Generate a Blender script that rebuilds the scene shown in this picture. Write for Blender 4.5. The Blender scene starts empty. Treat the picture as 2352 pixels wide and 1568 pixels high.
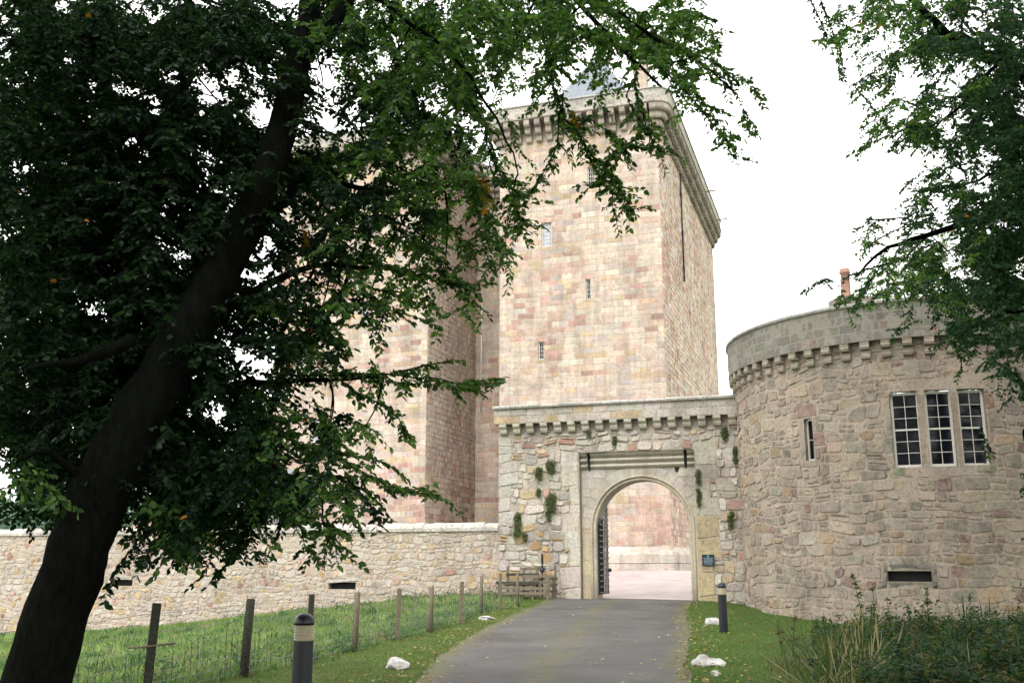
import bpy, math, random
import numpy as np
from mathutils import Vector, noise
R = math.radians
# ---------------------------------------------------------------- camera, sky, sun, exposure
scene = bpy.context.scene
FPX, PITCH, EYE = 2300.0, R(12.5), 1.7            # focal length in pixels of a 2352 x 1568 frame
cd = bpy.data.cameras.new('camera'); cam = bpy.data.objects.new('camera', cd)
scene.collection.objects.link(cam); scene.camera = cam
cd.sensor_width = 36.0; cd.lens = 36.0*FPX/2352.0; cd.clip_start = 0.1; cd.clip_end = 6000
cam.location = (0, 0, EYE); cam.rotation_euler = (R(90)+PITCH, 0, 0)
world = bpy.data.worlds.new("World"); scene.world = world; world.use_nodes = True
wn = world.node_tree; wn.nodes.clear()
sky = wn.nodes.new('ShaderNodeTexSky'); sky.sky_type = 'NISHITA'; sky.sun_disc = False
SUN_EL, SUN_AZ = R(50), R(196)                    # azimuth clockwise from +Y: behind the camera, to its left
sky.sun_elevation = SUN_EL; sky.sun_rotation = SUN_AZ; sky.air_density = 1.0; sky.dust_density = 3.0; sky.ozone_density = 1.0
hs = wn.nodes.new('ShaderNodeHueSaturation'); hs.inputs['Saturation'].default_value = 0.12
bg = wn.nodes.new('ShaderNodeBackground'); bg.inputs['Strength'].default_value = 0.15
wo = wn.nodes.new('ShaderNodeOutputWorld')
wn.links.new(sky.outputs[0], hs.inputs['Color']); cl = wn.nodes.new('ShaderNodeMix'); cl.data_type = 'RGBA'; cl.inputs[0].default_value = 0.65   # even cloud cover over the clear sky
cl.inputs[7].default_value = (7.25, 7.05, 6.95, 1)
wn.links.new(hs.outputs[0], cl.inputs[6]); wn.links.new(cl.outputs[2], bg.inputs['Color']); wn.links.new(bg.outputs[0], wo.inputs['Surface'])
sl = bpy.data.lights.new('sun', 'SUN'); sl.energy = 0.6; sl.angle = R(18); sl.color = (1.0, 0.96, 0.915)
sun = bpy.data.objects.new('sun', sl); scene.collection.objects.link(sun)
sdir = Vector((math.sin(SUN_AZ)*math.cos(SUN_EL), math.cos(SUN_AZ)*math.cos(SUN_EL), math.sin(SUN_EL)))
sun.rotation_euler = sdir.to_track_quat('Z', 'Y').to_euler(); sun.location = (-20, -20, 40)
vs = scene.view_settings; vs.view_transform = 'Standard'; vs.look = 'None'; vs.gamma = 1.0; vs.exposure = 1.5
# ---------------------------------------------------------------- helpers
COL = scene.collection
CP, SP = math.cos(PITCH), math.sin(PITCH)
def rat(px, py):
    u = px-1176; v = 784-py; d = FPX*CP-v*SP
    return u/d, (v*CP+FPX*SP)/d
ATO = [Vector((0, 0, 0))]                         # origin that at() measures from while a tree is being built
def at(px, py, Y):
    a, b = rat(px, py); return Vector((a*Y, Y, b*Y+EYE))+ATO[0]
def link(o, parent=None):
    COL.objects.link(o)
    if parent: o.parent = parent
    return o
def tag(o, label=None, cat=None, group=None, kind=None):
    if label: o['label'] = label
    if cat: o['category'] = cat
    if group: o['group'] = group
    if kind: o['kind'] = kind
    return o
def empty(name, loc=(0, 0, 0), rz=0.0):
    o = bpy.data.objects.new(name, None); o.location = loc; o.rotation_euler = (0, 0, rz); o.empty_display_size = 0.3
    return link(o)
class MB:
    """collects polygons with one colour each, then links them as ONE mesh object"""
    def __init__(s): s.v = []; s.f = []; s.c = []; s.sm = []
    def poly(s, pts, col=(1, 1, 1), smooth=False):
        n = len(s.v); s.v.extend([tuple(p) for p in pts]); s.f.append(tuple(range(n, n+len(pts)))); s.c.append(col); s.sm.append(smooth)
    def mesh(s, verts, faces, col=(1, 1, 1), smooth=False):
        n = len(s.v); s.v.extend([tuple(p) for p in verts])
        for f in faces: s.f.append(tuple(i+n for i in f)); s.c.append(col); s.sm.append(smooth)
    def box(s, lo, hi, col=(1, 1, 1), fn=None):
        x0, y0, z0 = lo; x1, y1, z1 = hi
        vv = [(x0,y0,z0),(x1,y0,z0),(x1,y1,z0),(x0,y1,z0),(x0,y0,z1),(x1,y0,z1),(x1,y1,z1),(x0,y1,z1)]
        if fn: vv = [fn(*p) for p in vv]
        s.mesh(vv, [(0,3,2,1),(4,5,6,7),(0,1,5,4),(1,2,6,5),(2,3,7,6),(3,0,4,7)], col)
    def tube(s, pts, rads, n=6, col=(1, 1, 1), cap=True):
        pts = [Vector(p) for p in pts]; base = len(s.v); m = len(pts)
        if not hasattr(rads, '__len__'): rads = [rads]*m
        up = Vector((0.13, 0.21, 0.97))
        for i, p in enumerate(pts):
            t = (pts[min(i+1, m-1)]-pts[max(i-1, 0)]).normalized()
            a = t.cross(up)
            if a.length < 1e-3: a = t.cross(Vector((1, 0, 0)))
            a.normalize(); b = t.cross(a); r = rads[i]
            for k in range(n):
                an = 2*math.pi*k/n; s.v.append(tuple(p+a*(r*math.cos(an))+b*(r*math.sin(an))))
        for i in range(m-1):
            for k in range(n):
                q = (base+i*n+k, base+i*n+(k+1) % n, base+(i+1)*n+(k+1) % n, base+(i+1)*n+k)
                s.f.append(q[::-1]); s.c.append(col); s.sm.append(n > 4)
        if cap:
            s.f.append(tuple(base+k for k in range(n))); s.c.append(col); s.sm.append(False)
            s.f.append(tuple(base+(m-1)*n+k for k in range(n))[::-1]); s.c.append(col); s.sm.append(False)
    def lathe(s, prof, c=(0, 0, 0), n=24, col=(1, 1, 1), a0=0.0, a1=None):
        base = len(s.v); m = len(prof); full = a1 is None
        if full: a1 = a0+2*math.pi
        k = n if full else n+1
        for r, z in prof:
            for i in range(k):
                an = a0+(a1-a0)*i/n; s.v.append((c[0]+r*math.cos(an), c[1]+r*math.sin(an), c[2]+z))
        for j in range(m-1):
            for i in range(n):
                i2 = (i+1) % k if full else i+1
                s.f.append((base+j*k+i, base+j*k+i2, base+(j+1)*k+i2, base+(j+1)*k+i)); s.c.append(col); s.sm.append(True)
    def build(s, name, mat, parent=None, loc=None):
        me = bpy.data.meshes.new(name); me.from_pydata(s.v, [], s.f)
        ca = me.color_attributes.new('tint', 'FLOAT_COLOR', 'CORNER')
        tot = [len(f) for f in s.f]
        arr = np.repeat(np.array([(c[0], c[1], c[2], 1.0) for c in s.c], dtype=np.float32), tot, axis=0)
        ca.data.foreach_set('color', arr.ravel())
        me.polygons.foreach_set('use_smooth', np.array(s.sm, dtype=bool))
        me.materials.append(mat); me.update()
        o = bpy.data.objects.new(name, me); link(o, parent)
        if loc: o.location = loc
        return o
# ---------------------------------------------------------------- materials
def newmat(name):
    m = bpy.data.materials.new(name); m.use_nodes = True; nt = m.node_tree; nt.nodes.clear()
    out = nt.nodes.new('ShaderNodeOutputMaterial'); bs = nt.nodes.new('ShaderNodeBsdfPrincipled')
    nt.links.new(bs.outputs[0], out.inputs[0]); return m, nt, bs, out
def N(nt, t, **kw):
    n = nt.nodes.new('ShaderNode'+t)
    for k, v in kw.items():
        if k in n.inputs: n.inputs[k].default_value = v
        else: setattr(n, k, v)
    return n
def L(nt, a, b): nt.links.new(a, b)
def noise_node(nt, scale, detail=6, rough=0.6, vec=None):
    n = N(nt, 'TexNoise', Scale=scale, Detail=detail, Roughness=rough)
    if vec: L(nt, vec, n.inputs['Vector'])
    return n
def ramp(nt, fac, stops):
    r = nt.nodes.new('ShaderNodeValToRGB'); e = r.color_ramp.elements
    while len(e) < len(stops): e.new(0.5)
    for i, (p, c) in enumerate(stops):
        e[i].position = p; e[i].color = (c[0], c[1], c[2], 1) if hasattr(c, '__len__') else (c, c, c, 1)
    L(nt, fac, r.inputs[0]); return r.outputs[0]
def mix(nt, mode, fac, a, b):
    m = nt.nodes.new('ShaderNodeMix'); m.data_type = 'RGBA'; m.blend_type = mode
    for i, v in ((0, fac), (6, a), (7, b)):
        if hasattr(v, 'links'): L(nt, v, m.inputs[i])
        else: m.inputs[i].default_value = v if i == 0 else ((v[0], v[1], v[2], 1) if hasattr(v, '__len__') else (v, v, v, 1))
    return m.outputs[2]
def stone_mat(name, grain=9.0, var=0.5, bump=0.5, stain=0.35, rough=0.92, lichen=0.0, streak=0.0, smear=None):
    m, nt, bs, out = newmat(name)
    tc = N(nt, 'TexCoord'); vec = tc.outputs['Object']
    at_ = N(nt, 'Attribute', attribute_name='tint')
    n1 = noise_node(nt, grain, 8, 0.7, vec); n2 = noise_node(nt, 0.55, 5, 0.65, vec); n3 = noise_node(nt, grain*4, 4, 0.7, vec)
    c = mix(nt, 'MULTIPLY', 1.0, at_.outputs['Color'], ramp(nt, n1.outputs[0], [(0.3, 1-var), (0.5, 1.0), (0.72, 1+var*0.55)]))
    c = mix(nt, 'MULTIPLY', 1.0, c, ramp(nt, n3.outputs[0], [(0.3, 1-var*0.6), (0.5, 1.0), (0.7, 1+var*0.35)]))
    c = mix(nt, 'MULTIPLY', stain, c, ramp(nt, n2.outputs[0], [(0.36, (0.5, 0.49, 0.46)), (0.5, (1, 1, 1)), (0.66, (1.12, 1.08, 1.0))]))
    if streak:
        mp = N(nt, 'Mapping'); mp.inputs['Scale'].default_value = (1.6, 1.6, 0.12); L(nt, vec, mp.inputs['Vector'])
        n4 = noise_node(nt, 1.3, 6, 0.7, mp.outputs[0])
        c = mix(nt, 'MULTIPLY', streak, c, ramp(nt, n4.outputs[0], [(0.4, (0.55, 0.54, 0.5)), (0.55, (1, 1, 1))]))
    if smear:                                     # lime mortar smeared over the arrises and faces of the rubble
        n6 = noise_node(nt, smear[1], 7, 0.72, vec)
        c = mix(nt, 'MIX', ramp(nt, n6.outputs[0], [(0.47, 0.0), (0.56, smear[2])]), c, smear[0])
        n7 = noise_node(nt, smear[1]*2.3, 5, 0.7, N(nt, 'Mapping', Location=(5, 3, 8)).outputs[0]) if False else noise_node(nt, smear[1]*2.7, 5, 0.75, vec)
        c = mix(nt, 'MULTIPLY', ramp(nt, n7.outputs[0], [(0.34, 0.75), (0.42, 0.0)]), c, (0.35, 0.33, 0.3))
    if lichen:
        n5 = noise_node(nt, 2.6, 8, 0.75, vec)
        c = mix(nt, 'MIX', ramp(nt, n5.outputs[0], [(0.54, 0.0), (0.62, lichen)]), c, (0.44, 0.43, 0.38))
    L(nt, c, bs.inputs['Base Color']); bs.inputs['Roughness'].default_value = rough
    bs.inputs['Specular IOR Level'].default_value = 0.25
    bp = N(nt, 'Bump', Strength=bump, Distance=0.04); hsum = N(nt, 'Math', operation='ADD')
    L(nt, n1.outputs[0], hsum.inputs[0]); L(nt, n3.outputs[0], hsum.inputs[1]); L(nt, hsum.outputs[0], bp.inputs['Height'])
    L(nt, bp.outputs[0], bs.inputs['Normal']); return m
M = {}
M['ashlar'] = stone_mat('keep_sandstone', 5.0, 0.26, 0.4, 0.4, streak=0.4)
M['rubble'] = stone_mat('rubble_sandstone', 10.0, 0.42, 0.8, 0.5, lichen=0.3, streak=0.2)
M['low'] = stone_mat('boundary_rubble', 10.0, 0.4, 0.8, 0.45, lichen=0.2, smear=((0.49, 0.43, 0.36), 3.4, 0.6))
M['round'] = stone_mat('round_tower_stone', 11.0, 0.42, 0.9, 0.45, lichen=0.1, smear=((0.48, 0.4, 0.325), 3.0, 0.5))
M['round_fine'] = stone_mat('round_tower_dressed', 12.0, 0.35, 0.6, 0.4, lichen=0.1)
M['dressed'] = stone_mat('dressed_stone', 12.0, 0.3, 0.4, 0.5, lichen=0.35, streak=0.35)
M['coping'] = stone_mat('lichened_coping', 7.0, 0.5, 0.7, 0.6, lichen=0.6)
def plain(name, col, rough=0.6, metal=0.0, spec=0.5, nz=0.0, scale=20, bump=0.0):
    m, nt, bs, out = newmat(name); bs.inputs['Roughness'].default_value = rough; bs.inputs['Metallic'].default_value = metal
    bs.inputs['Specular IOR Level'].default_value = spec
    tc = N(nt, 'TexCoord'); n = noise_node(nt, scale, 6, 0.65, tc.outputs['Object'])
    L(nt, mix(nt, 'MULTIPLY', 1.0, (col[0], col[1], col[2]), ramp(nt, n.outputs[0], [(0.3, 1-nz), (0.7, 1+nz)])), bs.inputs['Base Color'])
    if bump:
        bp = N(nt, 'Bump', Strength=bump, Distance=0.02); L(nt, n.outputs[0], bp.inputs['Height']); L(nt, bp.outputs[0], bs.inputs['Normal'])
    return m
M['iron'] = plain('black_iron', (0.015, 0.02, 0.024), 0.5, 0.3, 0.5, 0.3)
M['paint'] = plain('white_paint', (0.6, 0.58, 0.52), 0.45, 0, 0.5, 0.06)
M['glass'] = plain('dark_window_glass', (0.004, 0.005, 0.008), 0.06, 0, 0.3, 0.2, 3)
M['pale_glass'] = plain('sky_pale_glass', (0.3, 0.33, 0.37), 0.15, 0, 0.8, 0.2, 3)  # pale sky reflection put into the pane colour of the keep windows
M['void'] = plain('dark_opening', (0.01, 0.01, 0.01), 0.9)
M['slate'] = plain('slate', (0.17, 0.19, 0.215), 0.7, 0, 0.4, 0.25, 6, 0.4)
M['terracotta'] = plain('terracotta', (0.36, 0.2, 0.15), 0.8, 0, 0.3, 0.2, 12)
M['bollard'] = plain('bollard_paint', (0.006, 0.008, 0.012), 0.38, 0.0, 0.5, 0.35, 60, 0.15)
M['lens'] = plain('bollard_lens', (0.42, 0.36, 0.24), 0.4, 0, 0.5, 0.15, 40)
M['wood'] = plain('weathered_wood', (0.16, 0.135, 0.095), 0.9, 0, 0.2, 0.4, 25, 0.5)
M['wood_dark'] = plain('dark_wood', (0.05, 0.052, 0.038), 0.9, 0, 0.2, 0.5, 25, 0.5)  # same wood in a darker tone
M['wire'] = plain('galvanised_wire', (0.22, 0.2, 0.18), 0.6, 0.4, 0.4, 0.2)
M['white_rock'] = plain('whitewashed_rock', (0.5, 0.48, 0.46), 0.85, 0, 0.3, 0.35, 7, 0.7)
M['sign_blue'] = plain('sign_panel', (0.01, 0.015, 0.03), 0.4, 0, 0.5, 0.1)
M['sign_ink'] = plain('sign_lettering', (0.25, 0.36, 0.4), 0.5)
M['sign_crest'] = plain('sign_crest', (0.05, 0.36, 0.45), 0.5)
M['harl'] = plain('grey_harling', (0.27, 0.27, 0.26), 0.9, 0, 0.2, 0.15, 30, 0.4)
def bark():
    m, nt, bs, out = newmat('beech_bark'); tc = N(nt, 'TexCoord')
    mp = N(nt, 'Mapping'); mp.inputs['Scale'].default_value = (9, 9, 2.5); L(nt, tc.outputs['Object'], mp.inputs['Vector'])
    n = noise_node(nt, 2.5, 9, 0.75, mp.outputs[0])
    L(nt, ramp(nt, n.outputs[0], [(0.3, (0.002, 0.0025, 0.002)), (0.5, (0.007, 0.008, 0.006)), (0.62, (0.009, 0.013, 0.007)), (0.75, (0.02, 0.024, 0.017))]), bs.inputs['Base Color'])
    bs.inputs['Roughness'].default_value = 0.95; bs.inputs['Specular IOR Level'].default_value = 0.05
    bp = N(nt, 'Bump', Strength=1.0, Distance=0.06); L(nt, n.outputs[0], bp.inputs['Height']); L(nt, bp.outputs[0], bs.inputs['Normal']); return m
M['bark'] = bark()
def leafmat(name, transl=0.4, gloss=0.25, sat=1.0):
    m = bpy.data.materials.new(name); m.use_nodes = True; nt = m.node_tree; nt.nodes.clear()
    out = N(nt, 'OutputMaterial'); at_ = N(nt, 'Attribute', attribute_name='tint')
    d = N(nt, 'BsdfDiffuse'); t = N(nt, 'BsdfTranslucent'); g = N(nt, 'BsdfGlossy', Roughness=0.45)
    L(nt, at_.outputs['Color'], d.inputs['Color'])
    tcol = mix(nt, 'MULTIPLY', 1.0, at_.outputs['Color'], (1.7, 2.1, 0.9)); L(nt, tcol, t.inputs['Color'])
    g.inputs['Color'].default_value = (0.5, 0.55, 0.5, 1)
    m1 = N(nt, 'MixShader'); m1.inputs[0].default_value = transl; L(nt, d.outputs[0], m1.inputs[1]); L(nt, t.outputs[0], m1.inputs[2])
    fr = N(nt, 'Fresnel', IOR=1.35); sc = N(nt, 'Math', operation='MULTIPLY'); sc.inputs[1].default_value = gloss; L(nt, fr.outputs[0], sc.inputs[0])
    m2 = N(nt, 'MixShader'); L(nt, sc.outputs[0], m2.inputs[0]); L(nt, m1.outputs[0], m2.inputs[1]); L(nt, g.outputs[0], m2.inputs[2])
    L(nt, m2.outputs[0], out.inputs[0]); return m
M['leaf'] = leafmat('beech_leaf', 0.42, 0.07); M['grass'] = leafmat('grass_blade', 0.3, 0.2)
# ---------------------------------------------------------------- ground
TH = R(18.4)
WX, WY = -math.cos(TH), math.sin(TH)              # along the castle front, leftwards
NX, NY = math.sin(TH), math.cos(TH)               # into the castle
P0 = Vector((-0.544, 41.0, 0.0)); K0 = Vector((-0.83, 65.0, 0.0)); RC = Vector((14.61, 36.16, 0.0)); RR = 6.25
ANCH = np.array([(0,0,0),(-5,0,0),(5,0,0),(0,8,0),(-6,8,-.05),(6,8,0),(-4.1,16,0),(-2.6,23.7,0),(-1.9,26.3,0),(-1.44,29,.05),(-1,33.6,.13),(.2,36.8,.2),
 (1,20,.03),(2.5,28,.09),(3.6,34,.2),(4.6,38.7,.36),(6.5,37.8,.34),(2.6,39.5,.36),(1.2,40.1,.42),(8,50,.8),(8,62,1.3),(0,60,1.3),(-10,62,1.0),(-20,65,.4),
 (-19.5,47.3,-1.83),(-15.6,46,-1.2),(-13.4,45.3,-.98),(-10.8,44.4,-.6),(-8.2,43.5,-.3),(-6.2,42.9,-.06),(-3.3,41.9,.3),(-1.9,41.5,.42),(-.6,41,.45),
 (-30,50,-2.8),(-12,25,-.8),(-9,18,-.4),(-20,30,-1.8),(-14,35,-1.3),(-7,33,-.5),(-4.5,30,-.15),(-30,20,-2),
 (8.1,36,.21),(8.5,33.9,.05),(9.4,32.3,-.02),(9.8,31.8,-.12),(12,30,-.15),(15,29.3,-.1),(18,29.8,0),(5.4,26,.06),(6.5,31,.1),(8,20,0),(12,24,.05),(20,25,.2),(9,14,.1),(30,30,.3),
 (-10,200,-6),(100,200,-2),(-150,200,-14),(150,60,0),(-100,30,-8),(0,-60,0),(60,-40,0),(-60,-40,-2)], dtype=float)
def gz_arr(x, y):
    x = np.asarray(x, float); y = np.asarray(y, float); sh = x.shape; x = x.ravel(); y = y.ravel()
    d2 = (x[:, None]-ANCH[None, :, 0])**2+(y[:, None]-ANCH[None, :, 1])**2+0.05
    w = d2**-1.6; z = (w*ANCH[None, :, 2]).sum(1)/w.sum(1)
    return z.reshape(sh)
def gz(x, y): return float(gz_arr([x], [y])[0])
def sheet(name, mat, xs, ys, dz=0.0, kind='structure'):
    X, Y = np.meshgrid(xs, ys); Z = gz_arr(X, Y)+dz
    nx, ny = len(xs), len(ys)
    me = bpy.data.meshes.new(name)
    V = np.stack([X, Y, Z], -1).reshape(-1, 3)
    idx = np.arange(nx*ny).reshape(ny, nx)
    F = np.stack([idx[:-1, :-1], idx[:-1, 1:], idx[1:, 1:], idx[1:, :-1]], -1).reshape(-1, 4)
    me.from_pydata(V.tolist(), [], F.tolist()); me.polygons.foreach_set('use_smooth', np.ones(len(F), bool)); me.materials.append(mat)
    o = bpy.data.objects.new(name, me); link(o); o['kind'] = kind; return o
def ground_mat():
    m, nt, bs, out = newmat('turf'); tc = N(nt, 'TexCoord'); v = tc.outputs['Object']
    a = noise_node(nt, 0.5, 6, 0.7, v); b = noise_node(nt, 14, 6, 0.75, v); c_ = noise_node(nt, 3, 4, 0.6, v)
    c = ramp(nt, a.outputs[0], [(0.35, (0.05, 0.085, 0.022)), (0.55, (0.075, 0.12, 0.03)), (0.7, (0.12, 0.13, 0.045))])
    c = mix(nt, 'MIX', ramp(nt, c_.outputs[0], [(0.55, 0.0), (0.7, 0.6)]), c, (0.14, 0.1, 0.055))
    c = mix(nt, 'MULTIPLY', 1.0, c, ramp(nt, b.outputs[0], [(0.3, 0.5), (0.7, 1.5)]))
    L(nt, c, bs.inputs['Base Color']); bs.inputs['Roughness'].default_value = 0.95; bs.inputs['Specular IOR Level'].default_value = 0.1
    bp = N(nt, 'Bump', Strength=0.8, Distance=0.05); L(nt, b.outputs[0], bp.inputs['Height']); L(nt, bp.outputs[0], bs.inputs['Normal']); return m
M['turf'] = ground_mat()
def span(*parts):
    out = []
    for a, b, n in parts: out += list(np.linspace(a, b, n, endpoint=False))
    return np.array(out+[parts[-1][1]])
sheet('ground', M['turf'], span((-1500, -120, 12), (-120, -32, 12), (-32, 26, 110), (26, 120, 14), (120, 1500, 12)), span((-500, -20, 8), (-20, 5, 20), (5, 48, 100), (48, 110, 40), (110, 2500, 18)))
# road: a ribbon that follows the measured edges
ROAD = [(-20, -1.6, 2.0), (-5, -1.6, 2.1), (5, -1.5, 2.2), (14.4, -1.41, 2.42), (19.1, -1.38, 3.2), (23, -1.15, 3.95), (26.8, -.85, 4.62), (31, -.25, 5.25), (35.1, .4, 5.95), (37.6, 1.0, 6.6), (38.5, 1.3, 6.9), (39.8, 1.62, 7.0), (41.5, 2.6, 7.2)]
def road_edges(y):
    for (y0, l0, r0), (y1, l1, r1) in zip(ROAD, ROAD[1:]):
        if y0 <= y <= y1:
            t = (y-y0)/(y1-y0); return l0+(l1-l0)*t, r0+(r1-r0)*t
    return ROAD[-1][1:] if y > 0 else ROAD[0][1:]
def road_mat():
    m, nt, bs, out = newmat('asphalt'); tc = N(nt, 'TexCoord'); v = tc.outputs['Object']
    at_ = N(nt, 'Attribute', attribute_name='tint')
    a = noise_node(nt, 0.35, 5, 0.65, v); b = noise_node(nt, 45, 5, 0.8, v); c_ = noise_node(nt, 2.2, 7, 0.75, v)
    c = ramp(nt, a.outputs[0], [(0.3, (0.052, 0.05, 0.048)), (0.5, (0.078, 0.075, 0.072)), (0.7, (0.112, 0.107, 0.102))])
    vo = N(nt, 'TexVoronoi', feature='DISTANCE_TO_EDGE', Scale=0.45); wv = N(nt, 'VectorMath', operation='ADD'); L(nt, v, wv.inputs[0]); nv_ = noise_node(nt, 1.5, 5, 0.7, v); L(nt, nv_.outputs['Color'], wv.inputs[1]); L(nt, wv.outputs[0], vo.inputs['Vector'])
    c = mix(nt, 'MULTIPLY', ramp(nt, vo.outputs['Distance'], [(0.0, 0.5), (0.02, 0.0)]), c, (0.45, 0.45, 0.42))
    c = mix(nt, 'MULTIPLY', 1.0, c, ramp(nt, b.outputs[0], [(0.3, 0.55), (0.5, 1.0), (0.75, 1.7)]))
    sm = N(nt, 'Math', operation='MULTIPLY_ADD'); L(nt, at_.outputs['Fac'], sm.inputs[0]); sm.inputs[1].default_value = 0.55; L(nt, c_.outputs[0], sm.inputs[2])
    c = mix(nt, 'MIX', ramp(nt, sm.outputs[0], [(0.62, 0.0), (0.9, 0.85)]), c, (0.1, 0.1, 0.045))
    L(nt, c, bs.inputs['Base Color']); bs.inputs['Roughness'].default_value = 0.75; bs.inputs['Specular IOR Level'].default_value = 0.35
    bp = N(nt, 'Bump', Strength=0.5, Distance=0.01); L(nt, b.outputs[0], bp.inputs['Height']); L(nt, bp.outputs[0], bs.inputs['Normal']); return m
M['asphalt'] = road_mat()
def build_road():
    ys = list(np.arange(-20, 41.6, 0.35)); nx = 28; mb_v = []; tint = []
    rng = random.Random(3)
    for y in ys:
        l, r = road_edges(y)
        l += 0.13*noise.noise((y*1.1, 3.1, 0))+0.05*noise.noise((y*4, 7, 0)); r += 0.13*noise.noise((y*1.1, 9.7, 0))+0.05*noise.noise((y*4, 1, 5))
        for i in range(nx+1):
            t = i/nx; x = l+(r-l)*t
            yy = y-(0.316/0.949)*(x-3.0)*max(0, min(1, (y-36)/4)) if y > 36 else y
            mb_v.append((x, yy)); e = min(t, 1-t)*(r-l)
            tint.append(max(0.0, 1-e/0.6)+0.5*math.exp(-((t-0.47)*(r-l)/0.5)**2)+.25*noise.noise((y*.5, t*4, 2)))
    A = np.array(mb_v); Z = gz_arr(A[:, 0], A[:, 1])+0.012
    V = [(a, b, c) for (a, b), c in zip(mb_v, Z)]
    # camber drops the edge into the turf
    F = []; k = nx+1
    for j in range(len(ys)-1):
        for i in range(nx): F.append((j*k+i, j*k+i+1, (j+1)*k+i+1, (j+1)*k+i))
    me = bpy.data.meshes.new('road'); me.from_pydata(V, [], F); me.materials.append(M['asphalt'])
    ca = me.color_attributes.new('tint', 'FLOAT_COLOR', 'POINT'); ca.data.foreach_set('color', np.array([(t, t, t, 1) for t in tint], dtype=np.float32).ravel())
    me.polygons.foreach_set('use_smooth', np.ones(len(F), bool))
    tag(link(bpy.data.objects.new('road', me)), kind='structure')
build_road()
def gravel_mat():
    m, nt, bs, out = newmat('pink_gravel'); tc = N(nt, 'TexCoord'); v = tc.outputs['Object']
    a = noise_node(nt, 0.6, 5, 0.65, v); b = noise_node(nt, 30, 4, 0.8, v)
    c = ramp(nt, a.outputs[0], [(0.35, (0.33, 0.275, 0.26)), (0.65, (0.4, 0.35, 0.335))])
    c = mix(nt, 'MULTIPLY', 1.0, c, ramp(nt, b.outputs[0], [(0.3, 0.7), (0.7, 1.3)]))
    L(nt, c, bs.inputs['Base Color']); bs.inputs['Roughness'].default_value = 0.95
    bp = N(nt, 'Bump', Strength=0.5, Distance=0.02); L(nt, b.outputs[0], bp.inputs['Height']); L(nt, bp.outputs[0], bs.inputs['Normal']); return m
M['gravel'] = gravel_mat()
def build_yard():
    V = []; F = []; nu, nd = 60, 40
    A = []
    for j in range(nd+1):
        for i in range(nu+1):
            u = -26+40*i/nu; d = 0.9+28*j/nd
            A.append((P0.x-u*WX+d*NX, P0.y-u*WY+d*NY))
    A = np.array(A); Z = gz_arr(A[:, 0], A[:, 1])+0.02; k = nu+1
    for j in range(nd):
        for i in range(nu): F.append((j*k+i, j*k+i+1, (j+1)*k+i+1, (j+1)*k+i))
    me = bpy.data.meshes.new('courtyard'); me.from_pydata([(a, b, c) for (a, b), c in zip(A, Z)], [], F); me.materials.append(M['gravel'])
    tag(link(bpy.data.objects.new('courtyard', me)), kind='structure')
build_yard()
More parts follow.
